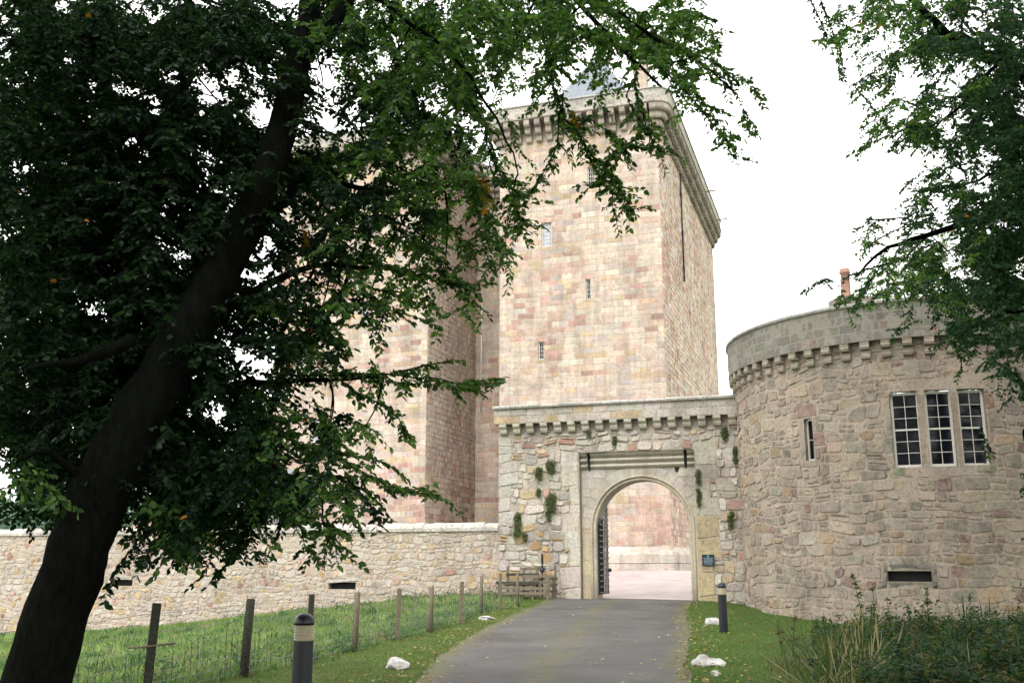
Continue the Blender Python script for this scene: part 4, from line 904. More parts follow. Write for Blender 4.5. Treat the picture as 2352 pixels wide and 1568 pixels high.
def build_left_tree():
    rng = random.Random(77); root = empty('beech_tree', tuple(at(-40, 1871, 7.0)))
    root.location.z = gz(root.location.x, root.location.y); base = Vector(root.location)
    tag(root, 'big leaning beech tree in deep shade at left, branches hanging over the view', 'tree')
    T = MB(); off = -base
    def A(px, py, Y): return at(px, py, Y)+off
    g = Vector((0, 0, -0.15))
    tr = [A(-60, 1871, 7.0), A(28, 1700, 7.0), A(80, 1568, 7.0), A(133, 1400, 6.95), A(187, 1250, 6.9), A(232, 1130, 6.9), A(272, 1040, 6.9), A(362, 880, 6.95), A(468, 690, 7.05), A(552, 540, 7.1), A(612, 410, 7.2), A(655, 260, 7.4), A(692, 110, 7.6), A(715, -60, 8), A(700, -500, 8.6)]
    limb(T, tr, [.33, .26, .22, .21, .2, .2, .195, .178, .158, .14, .125, .112, .1, .09, .05], None, 18, 0.03)
    T.build('trunk', M['bark'], root)
    B = MB(); limbs = [
        ([A(560, 540, 7.1), A(640, 470, 7.3), A(700, 405, 7.6), A(760, 415, 7.9), A(880, 440, 8.3), A(1020, 430, 8.6)], .05, .012),
        ([A(690, 130, 7.6), A(760, 60, 7.6), A(820, -30, 7.7), A(930, -150, 7.9), A(1100, -190, 8.1), A(1260, -60, 8.2), A(1400, 90, 8.2), A(1520, 200, 8.2)], .07, .01),
        ([A(1260, -60, 8.2), A(1400, 20, 8.3), A(1500, 90, 8.4), A(1620, 150, 8.5), A(1690, 215, 8.5)], .025, .006),
        ([A(820, -30, 7.7), A(950, 60, 7.9), A(1080, 180, 8.1), A(1150, 300, 8.2), A(1190, 400, 8.2)], .022, .006),
        ([A(330, 920, 7.1), A(300, 700, 8.2), A(260, 450, 8.9), A(240, 200, 9.3), A(230, -100, 9.6)], .09, .03),
        ([A(262, 1050, 6.9), A(330, 960, 7.2), A(420, 900, 7.5), A(560, 880, 7.9), A(720, 870, 8.1), A(880, 868, 8.2)], .06, .01),
        ([A(300, 990, 6.9), A(400, 960, 7.3), A(520, 1010, 7.6), A(640, 1080, 7.9), A(740, 1130, 8)], .05, .01),
        ([A(420, 780, 7), A(520, 720, 7.3), A(640, 640, 7.7), A(760, 610, 8), A(900, 620, 8.2)], .05, .01),
        ([A(280, 600, 8.5), A(160, 560, 8.7), A(60, 600, 8.6), A(-60, 640, 8.9)], .04, .01), ([A(250, 300, 9.1), A(120, 240, 9.1), A(20, 200, 9)], .03, .01),
        ([A(210, 1100, 6.9), A(120, 1040, 6.6), A(40, 1060, 6.4)], .04, .01), ([A(300, 780, 6.7), A(170, 830, 6.4), A(60, 850, 6.2)], .05, .01),
        ([A(470, 690, 7.05), A(440, 450, 8), A(420, 200, 8.4), A(440, -60, 8.8)], .05, .02)]
    anchors = list(tr[4:12])
    for P_, a, b in limbs: anchors += limb(B, P_, a, b, 8, 0.05)[2:]
    lv, tw = Leaves(), MB()
    maps = rows(["99999988788878763", "99988763778631253", "99998653676200001", "999999877651", "9999988766430", "9999986655420", "999997654330",
                 "9999974430", "9999854310", "999987530", "9999987420", "346799762", "00128602"])
    ATO[0] = off
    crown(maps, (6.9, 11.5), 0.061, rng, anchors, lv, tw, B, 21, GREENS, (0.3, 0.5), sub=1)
    # the individual sprays that hang clear of the crown
    sprays = [([(1150, -40), (1300, 50), (1420, 100), (1520, 150), (1600, 230), (1650, 300), (1690, 380)], 8.3, 2), ([(1420, 60), (1520, 90), (1620, 150), (1690, 215), (1745, 315)], 8.5, 1), ([(1520, 150), (1600, 130), (1680, 170), (1745, 225)], 8.6, 1),
      ([(1440, 20), (1500, 60), (1580, 70)], 8.5, 1), ([(1450, 130), (1462, 200), (1480, 290), (1500, 330), (1540, 350)], 8.2, 2), ([(1480, 290), (1440, 340), (1400, 390), (1370, 420)], 8.2, 2),
      ([(1250, 60), (1270, 180), (1300, 270), (1350, 350), (1400, 410), (1440, 460), (1450, 490)], 8.1, 2), ([(1290, 260), (1280, 340), (1250, 400), (1220, 450), (1160, 460)], 8.1, 1), ([(1350, 350), (1380, 410), (1410, 450), (1415, 490)], 8.1, 1),
      ([(1330, 290), (1360, 270), (1420, 330), (1480, 340)], 8.1, 1), ([(1040, 180), (1110, 280), (1140, 380), (1170, 440), (1190, 490), (1215, 520)], 8, 2), ([(1050, 300), (1090, 420), (1110, 500), (1125, 600)], 8, 2),
      ([(700, 560), (830, 600), (930, 625), (1010, 640), (1070, 660)], 8.1, 2), ([(1010, 640), (1080, 655), (1140, 650)], 8.1, 0), ([(760, 640), (860, 690), (950, 730), (1015, 750)], 8, 1), ([(840, 660), (930, 690), (1000, 710)], 8, 1),
      ([(600, 860), (780, 862), (900, 862), (1000, 872), (1080, 885), (1150, 880)], 8.1, 2), ([(900, 860), (980, 840), (1040, 825)], 8.2, 1), ([(1050, 885), (1110, 900), (1160, 870)], 8.1, 0),
      ([(780, 880), (860, 920), (910, 960), (950, 1010)], 7.9, 1), ([(500, 990), (640, 1000), (740, 1030), (830, 1090), (920, 1120), (1010, 1140)], 7.9, 2), ([(740, 1030), (820, 1050), (880, 1060)], 8.0, 1),
      ([(520, 1050), (620, 1110), (700, 1180), (750, 1230), (790, 1262)], 7.6, 2), ([(660, 1130), (690, 1200), (705, 1250), (735, 1300)], 7.6, 0), ([(750, 1080), (800, 1150), (815, 1220)], 7.8, 1), ([(830, 1100), (870, 1160), (905, 1200)], 7.9, 0),
      ([(340, 1050), (390, 1130), (420, 1200), (440, 1270)], 7.1, 2), ([(400, 1090), (440, 1170), (480, 1240)], 7.2, 2), ([(540, 1110), (580, 1170), (605, 1240)], 7.4, 1), ([(560, 950), (620, 970), (700, 960)], 7.8, 2), ([(340, 1130), (390, 1210), (400, 1280)], 7.0, 2),
      ([(60, 1060), (110, 1120), (150, 1160)], 6.5, 1), ([(20, 1050), (40, 1110), (60, 1150)], 6.4, 1), ([(560, 660), (660, 700), (740, 760), (800, 800)], 7.7, 2), ([(620, 780), (700, 810), (780, 830)], 7.7, 2), ([(850, 430), (960, 470), (1040, 520), (1080, 580)], 8.2, 2), ([(900, 520), (980, 570), (1030, 610)], 8.1, 2)]
    for P_, Y, sb in sprays:
        pts = []
        for (a, b), (c, d) in zip(P_, P_[1:]):
            for k in range(2): t = k/2; pts.append(at(a+(c-a)*t+rng.uniform(-6, 6), b+(d-b)*t+rng.uniform(-6, 6), Y+rng.uniform(-.1, .1)))
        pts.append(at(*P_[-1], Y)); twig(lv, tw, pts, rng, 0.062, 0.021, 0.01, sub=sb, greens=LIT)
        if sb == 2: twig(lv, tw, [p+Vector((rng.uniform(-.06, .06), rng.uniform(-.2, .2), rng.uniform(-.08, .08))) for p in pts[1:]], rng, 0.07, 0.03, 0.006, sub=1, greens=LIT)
    for (px, py, Y) in ((1108, 400, 8.0), (1112, 415, 8.05), (1322, 272, 8.1), (700, 540, 7.8)):   # the few turned, orange sprays
        twig(lv, tw, [at(px-8, py-20, Y), at(px, py, Y), at(px+4, py+26, Y)], rng, 0.062, 0.02, 0.004, greens=[(0.34, 0.13, 0.02), (0.3, 0.18, 0.03)], sub=1)
    # unseen leaf mass added overhead and behind the viewer to shade trunk and foreground
    for _ in range(5200):
        x, y = rng.uniform(-13, 7), rng.uniform(-9, 11); z = rng.uniform(4.0, 12)
        if y < -2: z = rng.uniform(1.2, 12)
        elif math.hypot(x, y) < 1.5: continue
        if seen((x, y, z), 40): continue
        p = Vector((x, y, z))+off; d = Vector((rng.uniform(-1, 1), rng.uniform(-1, 1), rng.uniform(-.5, .1))).normalized(); l = rng.uniform(.5, 1.0)
        big = math.sqrt(x*x+y*y+(z-2)**2) > 8; twig(lv, tw, [p-d*l*.5, p, p+d*l*.5], rng, 0.18 if big else .1, 0.05 if big else .028, 0.005)
    ATO[0] = Vector((0, 0, 0))
    B.build('branches', M['bark'], root); tw.build('twigs', M['bark'], root); lv.build('crown', M['leaf'], root)
    print('left leaves', len(lv.P))
build_left_tree()
def build_right_tree():
    rng = random.Random(78); base = Vector((11.5, 15.5, 0)); base.z = gz(base.x, base.y); root = empty('broadleaf_tree', tuple(base)); off = -base
    tag(root, 'tall broadleaf tree at right edge, its fine foliage overhanging the round tower', 'tree')
    A = lambda px, py, Y: at(px, py, Y)+off
    T = MB(); tr = [Vector((0, 0, -.2)), Vector((-.1, 0, 3)), Vector((-.3, 0, 6)), Vector((-.2, .2, 9)), Vector((0, 0, 15)), Vector((.4, 0, 24))]
    limb(T, tr, [.42, .34, .3, .25, .17, .06], None, 14, 0.05); T.build('trunk', M['bark'], root)
    B = MB(); anchors = list(tr[3:])
    for P_, a, b in [([tr[3], A(2460, 260, 15), A(2352, 165, 14.6), A(2250, 118, 14.3), A(2170, 72, 14), A(2120, 30, 13.9), A(2060, -60, 13.8)], .16, .03), ([A(2300, 140, 14.5), A(2240, 210, 14.2), A(2190, 260, 14), A(2120, 320, 14)], .035, .01),
        ([A(2230, 110, 14.3), A(2210, 60, 14.3), A(2200, 0, 14.3)], .03, .01), ([tr[2], A(2480, 560, 15), A(2300, 500, 14.6), A(2160, 530, 14.3), A(2040, 570, 14), A(1960, 640, 14)], .1, .01), ([tr[3], A(2420, 380, 15), A(2300, 400, 15), A(2200, 430, 14.8)], .08, .01),
        ([tr[2], A(2500, 700, 14.8), A(2420, 850, 14.3), A(2350, 990, 14)], .05, .01), ([tr[1]+Vector((0, 0, 2)), A(2500, 800, 14.8), A(2352, 720, 14.5), A(2250, 740, 14.2), A(2200, 780, 14)], .06, .01)]: anchors += limb(B, P_, a, b, 8, 0.1)[2:]
    lv, tw = Leaves(), MB(); greens = [(0.025, 0.056, 0.033), (0.034, 0.074, 0.038), (0.048, 0.095, 0.045), (0.02, 0.043, 0.027)]
    maps = rows(["0356789", "0056689", "0036789", "0016799", "0004799", "0025799", "0146799", "0001679", "0000038", "0000006", "0000006", "0000005", "0000002"], 18)
    ATO[0] = off
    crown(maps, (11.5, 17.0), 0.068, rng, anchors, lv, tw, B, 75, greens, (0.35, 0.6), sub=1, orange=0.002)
    for P_, Y in [([(1850, -20), (1880, 40), (1900, 90)], 14), ([(1880, 0), (1930, 110), (1940, 180)], 14), ([(1960, 200), (2000, 240), (2040, 300), (2060, 330)], 14), ([(2080, 500), (2000, 505), (1970, 530)], 14), ([(2060, 600), (1980, 620), (1935, 640)], 14), ([(2250, 980), (2270, 1040)], 13.8), ([(2150, 500), (2070, 520), (2000, 560)], 14), ([(2190, 780), (2205, 830), (2210, 860)], 14)]:
        pts = [at(a+rng.uniform(-5, 5), b, Y) for a, b in P_]; twig(lv, tw, pts, rng, 0.065, 0.028, 0.012, sub=2, greens=greens)
    ATO[0] = Vector((0, 0, 0))
    for _ in range(9500):  # unseen foliage added out of frame to keep sky light off the round tower
        x, y = rng.uniform(2, 28), rng.uniform(3, 30); z = rng.uniform(3, 25)
        if math.hypot(x-RC.x, y-RC.y) < RR+1.2 and z < 11.5: continue
        if seen((x, y, z), 60) or (y > 24 and x < 13) or (z < 6 and x < 0.6*y+2): continue
        p = Vector((x, y, z))+off; d = Vector((rng.uniform(-1, 1), rng.uniform(-1, 1), rng.uniform(-.5, .1))).normalized(); l = rng.uniform(.6, 1.2)
        big = y > 13 or z > 14; twig(lv, tw, [p-d*l*.5, p, p+d*l*.5], rng, 0.2 if big else .1, 0.045 if big else .028, 0.006)
    B.build('branches', M['bark'], root); tw.build('twigs', M['bark'], root); lv.build('crown', M['leaf'], root); print('right leaves', len(lv.P))
build_right_tree()
def build_back_tree():
    rng = random.Random(79); base = Vector((22.5, 50, 0)); root = empty('broadleaf_tree', tuple(base))
    tag(root, 'paler green tree beyond the round tower, its top showing above the coping', 'tree')
    T = MB(); tr = [Vector((0, 0, 0)), Vector((0, 0, 7)), Vector((.3, 0, 13)), Vector((0, .3, 17))]; limb(T, tr, [.4, .3, .15, .05], None, 10); T.build('trunk', M['bark'], root)
    lv, tw = Leaves(), MB()
    for _ in range(700):
        a = rng.uniform(0, 6.28); r_ = 5.6*math.sqrt(rng.random()); z = 9+9*rng.random()
        r_ *= math.sin(math.pi*min(1, max(0.12, (z-7.5)/11.5)))**.6
        p = Vector((r_*math.cos(a), r_*math.sin(a), z)); 
        if noise.noise(p*.5) < -.12: continue
        d = Vector((math.cos(a), math.sin(a), rng.uniform(-.5, .4))).normalized()
        twig(lv, tw, [p-d*.7, p, p+d*.7], rng, 0.15, 0.075, 0.012, sub=1, greens=[(0.07, 0.11, 0.045), (0.09, 0.13, 0.05), (0.1, 0.12, 0.05)])
    tw.build('twigs', M['bark'], root); lv.build('crown', M['leaf'], root)
build_back_tree()
# far wooded hill at left and trees on it
def build_far():
    mb = MB(); rng = random.Random(9); n = 60; V = []; F = []
    for j in range(12):
        for i in range(n+1):
            x = -700+1100*i/n; y = 420+50*j; z = -10+48*math.sin(math.pi*j/11)*(0.6+0.5*noise.noise((x/190, 3, 1)))*(1 if x < 0 else .4)+4*noise.noise((x/35, y/35, 2))
            V.append((x, y, z))
    for j in range(11):
        for i in range(n): F.append((j*(n+1)+i, j*(n+1)+i+1, (j+1)*(n+1)+i+1, (j+1)*(n+1)+i))
    mb.mesh(V, F, (1, 1, 1), True); tag(mb.build('hill', M['turf']), kind='structure')
    lv = Leaves()
    for _ in range(26000):
        y = rng.uniform(240, 480); x = -rng.uniform(.2, .75)*y; top = .062*y+5*noise.noise((x/22, y/60, 0))+3*noise.noise((x/7, y/20, 3)); z = -16+(top+16)*rng.random()**.6
        lv.add((x, y, z), (rng.uniform(-1, 1), rng.uniform(-1, 1), rng.uniform(.2, 1)), (rng.uniform(-1, 1), rng.uniform(-1, 1), rng.uniform(-.3, 1)), rng.uniform(1.4, 2.6), jitc((0.1, 0.145, 0.14), rng, .25))  # bluish haze of distance put into the leaf colour
    tag(lv.build('far_woodland', M['leaf']), 'distant bluish green woodland on the slope beyond the boundary wall', 'woodland', kind='stuff')
build_far()
# ---------------------------------------------------------------- bollards
def make_bollard():
    root = empty('bollard'); r_ = 0.105
    p = MB(); p.lathe([(r_, -0.1), (r_, 0.9)], n=24); p.build('post', M['bollard'], root)
    l = MB(); prof = []
    for k in range(6): z = 0.9+k*0.0267; prof += [(r_-.012, z), (r_-.002, z+.008), (r_-.002, z+.018), (r_-.012, z+.0267)]
    l.lathe(prof, n=24); l.build('light_band', M['lens'], root)
    c = MB(); c.lathe([(r_-.012, 1.06), (r_+.002, 1.062)]+[((r_+.002)*math.cos(a), 1.085+r_*1.0*math.sin(a)) for a in [i*math.pi/2/8 for i in range(9)]], n=24); c.build('cap', M['bollard'], root)
    return root
bol = make_bollard(); bol.location = (-2.2, 11.0, gz(-2.2, 11)+.03); tag(bol, 'near black bollard light with domed cap, standing on the left verge', 'bollard', 'bollard lights beside the drive')
def copy_tree(o, parent=None):
    c = o.copy(); COL.objects.link(c); c.parent = parent
    for ch in [x for x in bpy.data.objects if x.parent == o]: copy_tree(ch, c)
    return c
b2 = copy_tree(bol); b2.location = (5.17, 25.4, gz(5.17, 25.4)); tag(b2, 'far bollard light with cream band on the right verge by the round tower', 'bollard', 'bollard lights beside the drive')
for c in [x for x in bpy.data.objects if x.parent == b2]:
    if c.name.startswith('light_band'): c['label'] = 'cream light band'
# ---------------------------------------------------------------- wire fence
def build_fence():
    root = empty('wire_fence', (-4.5, 14, 0)); o = Vector(root.location); rng = random.Random(51)
    tag(root, 'stock netting fence on weathered timber posts along the left of the drive', 'fence')
    posts = [(-5.3, 7.5), (-5.0, 10.6), (-4.73, 13.6), (-4.13, 16.1), (-3.62, 18.5), (-3.18, 21.0), (-2.62, 23.7), (-2.08, 26.3), (-1.46, 29.2), (-1.02, 33.4), (-.4, 35.3), (.2, 36.8)]
    tops = []
    for i, (x, y) in enumerate(posts):
        z = gz(x, y); m = MB(); h = rng.uniform(1.12, 1.2); w = 0.055 if i < 9 else 0.05; lx, ly = rng.uniform(-.03, .05), rng.uniform(-.03, .03)
        if i == 2: lx = .06; h = 1.22; w = .065
        if i == 3: lx = .05; w = .06
        a = rng.uniform(0, .5)
        m.tube([(x, y, z-.3), (x+lx*.5, y+ly*.5, z+h*.5), (x+lx, y+ly, z+h)], [w*1.25, w*1.22, w*1.18], 5 if i % 2 else 4)
        m.build('post', M['wood'] if i > 4 else M['wood_dark'], root, tuple(-o)); tops.append((x, y, z, lx))
    net = MB(); 
    for (x0, y0, z0, _), (x1, y1, z1, _) in zip(tops, tops[1:]):
        a = Vector((x0-.05, y0, z0)); b = Vector((x1-.05, y1, z1)); n = max(2, int((b-a).length/.16))
        for h in (0.08, 0.2, 0.33, 0.48, 0.66, 0.85, 1.08): net.tube([a+Vector((0, 0, h)), a.lerp(b, .5)+Vector((0, 0, h-.012)), b+Vector((0, 0, h))], 0.0035 if h < .8 else .0045, 3, cap=False)
        for k in range(1, n): p = a.lerp(b, k/n); net.tube([p+Vector((0, 0, .05)), p+Vector((0, 0, .85))], 0.003, 3, cap=False)
    net.build('netting', M['wire'], root, tuple(-o))
    rl = MB(); x, y, z, _ = tops[2]; rl.tube([(x-.25, y-.07, z+.66), (x+.02, y-.09, z+.68), (x+.36, y-.06, z+.72)], 0.014, 6); rl.build('stay_rod', M['wood'], root, tuple(-o))
build_fence()
# slatted timber crate and pump by the gate wall
def build_crate():
    c = Vector(UL(1.55, -1.0, 0))+P0; z = gz(c.x, c.y)+.03; root = empty('timber_stand', (c.x, c.y, z), -TH); rng = random.Random(8)
    tag(root, 'weathered stepped timber stand of rails and slats against the gate wall', 'timber stand')
    def bar(lo, hi, name, m='wood'):
        b = MB(); b.box(lo, hi); b.build(name, M[m], root)
    for x, y, h in ((-1, .55, 1.15), (-.35, .55, 1.1), (.2, .55, 1.12), (.95, .5, 1.2), (-1, -.5, .6), (-.4, -.5, .6), (.35, -.5, .72), (.95, -.5, .78), (1.0, .0, .7)): bar((x-.04, y-.04, -.1), (x+.04, y+.04, h), 'post')
    for y, z0, x0, x1 in ((.6, 1.02, -.5, .55), (.48, .8, -1.05, .3), (-.56, .5, -1.1, .6), (-.56, .3, -1.1, 1.0), (-.56, .12, -1.05, .9), (.48, .5, -1.05, 1.0), (.02, .74, -.2, 1.05), (.02, .42, -1, .3)): bar((x0, y-.025, z0), (x1, y+.025, z0+.1), 'rail', rng.choice(['wood', 'wood_dark']))
    for z0 in (.2, .42, .66): bar((.99, -.6, z0), (1.04, .5, z0+.09), 'side_rail')
    for y in (-.35, -.15, .2, .35): bar((-1.0, y-.07, .54), (.3, y+.07, .575), 'slat', 'wood_dark')
    p = Vector(UL(1.98, -.5, 0))+P0; q = MB(); q.lathe([(.03, 0), (.03, 1.3), (.045, 1.32), (.045, 1.6), (.02, 1.68), (0, 1.68)], n=10); q.lathe([(.09, .95), (.1, 1.0), (.09, 1.1), (.04, 1.14)], n=10)
    tag(q.build('standpipe', M['iron'], None, (p.x, p.y, gz(p.x, p.y))), 'thin black iron standpipe behind the timber stand', 'standpipe')
build_crate()
# whitewashed stones
def rock(name, x, y, sx, sy, sz, rz, label, seed, two=False, group='white stones along the drive edge'):
    import bmesh
    bm = bmesh.new(); bmesh.ops.create_icosphere(bm, subdivisions=4, radius=1.0)
    pr_ = random.Random(seed*7+1); planes = [(Vector((pr_.gauss(0, 1), pr_.gauss(0, 1), pr_.gauss(0, .8))).normalized(), pr_.uniform(.52, .86)) for _ in range(11)]
    for v in bm.verts:
        p = v.co.copy()
        for n_, d_ in planes:
            if p.dot(n_) > d_: p -= n_*(p.dot(n_)-d_)*.92
        n = 0.28*noise.noise(p*1.1+Vector((seed*3.3, 0, 0)))+0.13*noise.noise(p*2.6+Vector((0, seed, 0)))+.04*noise.noise(p*7)
        # flatten towards facets
        q = p*(1+n); q.z = max(q.z, -.45)
        if two: q.x *= 1.0; q.z *= 1-0.42*math.exp(-((p.x-.25)/.22)**2)-(.25 if p.x > .4 else 0)
        v.co = Vector((q.x*sx, q.y*sy, q.z*sz))
    me = bpy.data.meshes.new(name); bm.to_mesh(me); bm.free(); me.materials.append(M['white_rock']); me.polygons.foreach_set('use_smooth', np.ones(len(me.polygons), bool))
    o = link(bpy.data.objects.new(name, me)); o.location = (x, y, gz(x, y)+.3*sz); o.rotation_euler = (0, 0, rz); tag(o, label, 'stone', group)
rock('white_stone', -1.9, 17.5, .24, .2, .17, -.3, 'white painted stone at the left road edge beside the black bollard', 1)
rock('white_stone', -.72, 31.2, .26, .2, .09, .2, 'flat pale stone by the fence near the far bend of the drive', 2)
rock('white_stone', 5.55, 28.6, .27, .2, .19, .4, 'white painted stone lying just behind the far bollard', 3)
rock('white_stone', 3.28, 17.6, .33, .19, .16, -.15, 'long lumpy double white stone at the right road edge', 4, True)
rock('white_stone', 3.15, 16.2, .1, .08, .06, .5, 'smallest white stone among fallen leaves at the right road edge', 6)
# ---------------------------------------------------------------- plants on the gate wall
def wall_plant(u, z, h, w, seed, label):
    rng = random.Random(seed); lv = Leaves(); c = Vector(UL(u, -.1, z))
    nb_ = 3+int(h*7); blobs = [(rng.gauss(0, w*.16), h*.85*k/nb_, rng.uniform(.28, .5)*w) for k in range(nb_)]; wt = [b[2]*(1.25-b[1]/h*.7) for b in blobs]
    for _ in range(int(340*h*w/.1)+40):
        b = rng.choices(blobs, wt)[0]; x = b[0]*(1-.5*b[1]/h)+rng.gauss(0, b[2]*.42); zz = -b[1]+rng.gauss(0, b[2]*.5); p = Vector(UL(u+x, -.06-rng.random()*.12, z+zz))-c
        lv.add(tuple(p), (rng.uniform(-1, 1), rng.uniform(-1, .3), rng.uniform(-1.3, .3)), (rng.uniform(-.7, .7), -1, rng.uniform(-.2, .8)), rng.uniform(.035, .08), jitc((0.11, 0.13, 0.065), rng, .4))
    o = lv.build('wall_plant', M['leaf'], None, .7); o.location = c+P0; tag(o, label, 'wall plant', 'plants rooted in the gate wall')
wp = [((1238, 1078), .45, .3, 'round green tuft on the gate wall, left of the pair below the corbels'), ((1267, 1065), .42, .42, 'broad green tuft on the gate wall, right of the pair below the corbels'), ((1238, 1125), .22, .2, 'tiny green tuft between the upper and lower wall plants left of the arch'),
      ((1266, 1142), .6, .45, 'olive tuft at mid height left of the arch, just above a narrow trailing one'), ((1260, 1172), .5, .2, 'narrow trailing plant hanging below the olive tuft left of the arch'), ((1190, 1183), .95, .3, 'longest trailing plant, level with the low wall coping left of the arch'), ((1208, 1225), .35, .2, 'faint green tuft below the longest trailing plant'),
      ((1354, 990), .3, .16, 'small plant directly under the corbels above the left of the lintel'), ((1411, 1006), .35, .2, 'small plant just above the middle of the lintel moulding'), ((1665, 985), .5, .24, 'dark plant under the corbels near the round tower'), ((1688, 1030), .7, .16, 'dark plant in the angle where gate wall meets round tower'),
      ((1604, 1085), .55, .2, 'dark plant at the recess edge, right of the arch crown'), ((1606, 1125), .75, .16, 'dark streak of plant lower on the recess edge right of the arch'), ((1678, 1180), .65, .2, 'dark hanging plant above the notice plaque near the round tower')]
for i, ((px, py), h, w, lab) in enumerate(wp):
    a, b = rat(px, py); t = (a*P0.y-P0.x)/(WX-a*WY); zz = EYE+b*(P0.y+t*WY); wall_plant(-t, zz, h, w, 100+i, lab)
# ---------------------------------------------------------------- grass, weeds, fallen leaves
def blades(name, pts, hgt, wid, cols, rng, label, cat, lean=.35, mat='grass', kind='stuff'):
    n = len(pts); P = np.array(pts, np.float32); z = gz_arr(P[:, 0], P[:, 1]).astype(np.float32); r_ = np.random.RandomState(rng)
    B = np.stack([P[:, 0], P[:, 1], z-.01], 1); H = np.asarray(hgt, np.float32)*r_.uniform(.55, 1.25, n).astype(np.float32)
    an = r_.uniform(0, 6.283, n); W_ = np.stack([np.cos(an), np.sin(an), 0*an], 1)*(np.asarray(wid)*r_.uniform(.6, 1.3, n))[:, None]
    ld = r_.normal(0, lean, (n, 2))*H[:, None]; V = np.empty((n, 5, 3), np.float32)
    mid = B+np.stack([ld[:, 0]*.35, ld[:, 1]*.35, H*.6], 1); tip = B+np.stack([ld[:, 0], ld[:, 1], H*.97], 1)
    V[:, 0] = B-W_; V[:, 1] = B+W_; V[:, 2] = mid+W_*.75; V[:, 3] = tip; V[:, 4] = mid-W_*.75
    me = bpy.data.meshes.new(name); me.vertices.add(n*5); me.vertices.foreach_set('co', V.ravel()); me.loops.add(n*5); me.loops.foreach_set('vertex_index', np.arange(n*5, dtype=np.int32)); me.polygons.add(n); me.polygons.foreach_set('loop_start', np.arange(n, dtype=np.int32)*5); me.update(calc_edges=True)
    C = np.ones((n, 5, 4), np.float32); C[:, :, :3] = (np.asarray(cols, np.float32)*r_.uniform(.7, 1.3, (n, 1)))[:, None, :]
    ca = me.color_attributes.new('tint', 'FLOAT_COLOR', 'CORNER'); ca.data.foreach_set('color', C.ravel()); me.materials.append(M[mat]); me.validate()
    o = link(bpy.data.objects.new(name, me)); tag(o, label, cat, kind=kind); return o
def field(n, x0, x1, y0, y1, ok, seed, near=0.5):
    r_ = np.random.RandomState(seed); out = []
    X = r_.uniform(x0, x1, n); Y = y0+(y1-y0)*r_.uniform(0, 1, n)**(1+near); return [(x, y) for x, y in zip(X, Y) if ok(x, y)]
FX = np.array([(-5.3, 7.5), (-4.73, 13.6), (-4.13, 16.1), (-3.18, 21), (-2.08, 26.3), (-1.46, 29.2), (-1.02, 33.4), (-.4, 35.3), (.2, 36.8), (.6, 40.5)])
def fence_x(y): return float(np.interp(y, FX[:, 1], FX[:, 0]))
def front(x, y): return ((x-P0.x)*NX+(y-P0.y)*NY) < -0.05
def meadow():
    pts = field(150000, -24, 0.5, 9, 48, lambda x, y: x < fence_x(y)-.03+.1*noise.noise((y*2, 0, 0)) and front(x, y) and x > -.62*y-3.5, 1, .35); cols = []; h = []
    for x, y in pts:
        n = noise.noise((x*.45, y*.45, 1)); n2 = noise.noise((x*1.7, y*1.7, 5))
        c = (0.16, 0.23, 0.09) if n < .1 else (0.24, 0.31, 0.13)
        if n2 > .28: c = (0.055, 0.115, 0.055)
        if n2 < -.33: c = (0.26, 0.25, 0.15)
        cols.append(c); h.append(0.16+.1*max(0, n2)+.05*n)
    blades('meadow_grass', pts, h, .007+.00016*np.array(pts)[:, 1], cols, 5, 'long green meadow grass between the wire fence and the boundary wall', 'grass')
def verge():
    def ok(x, y):
        l, r_ = road_edges(y); return (fence_x(y)-.05 < x < l+.06 if x < 1 else (r_-.06 < x < r_+7.5)) and front(x, y) and math.hypot(x-RC.x, y-RC.y) > RR+.02
    pts = field(170000, -5.5, 12, 9, 40, ok, 2, .4); cols = []; h = []
    for x, y in pts:
        n = noise.noise((x*.8, y*.8, 3)); n2 = noise.noise((x*2.5, y*2.5, 8)); c = (0.1, 0.165, 0.045) if x > 1 else (0.13, 0.165, 0.055)
        if n2 > .25: c = (0.14, 0.125, 0.05)
        cols.append(c); h.append(.045+.02*n)
    blades('verge_grass', pts, h, .005+.0002*np.array(pts)[:, 1], cols, 6, 'short mown grass on the verges beside the drive', 'grass', .5)
meadow(); verge()
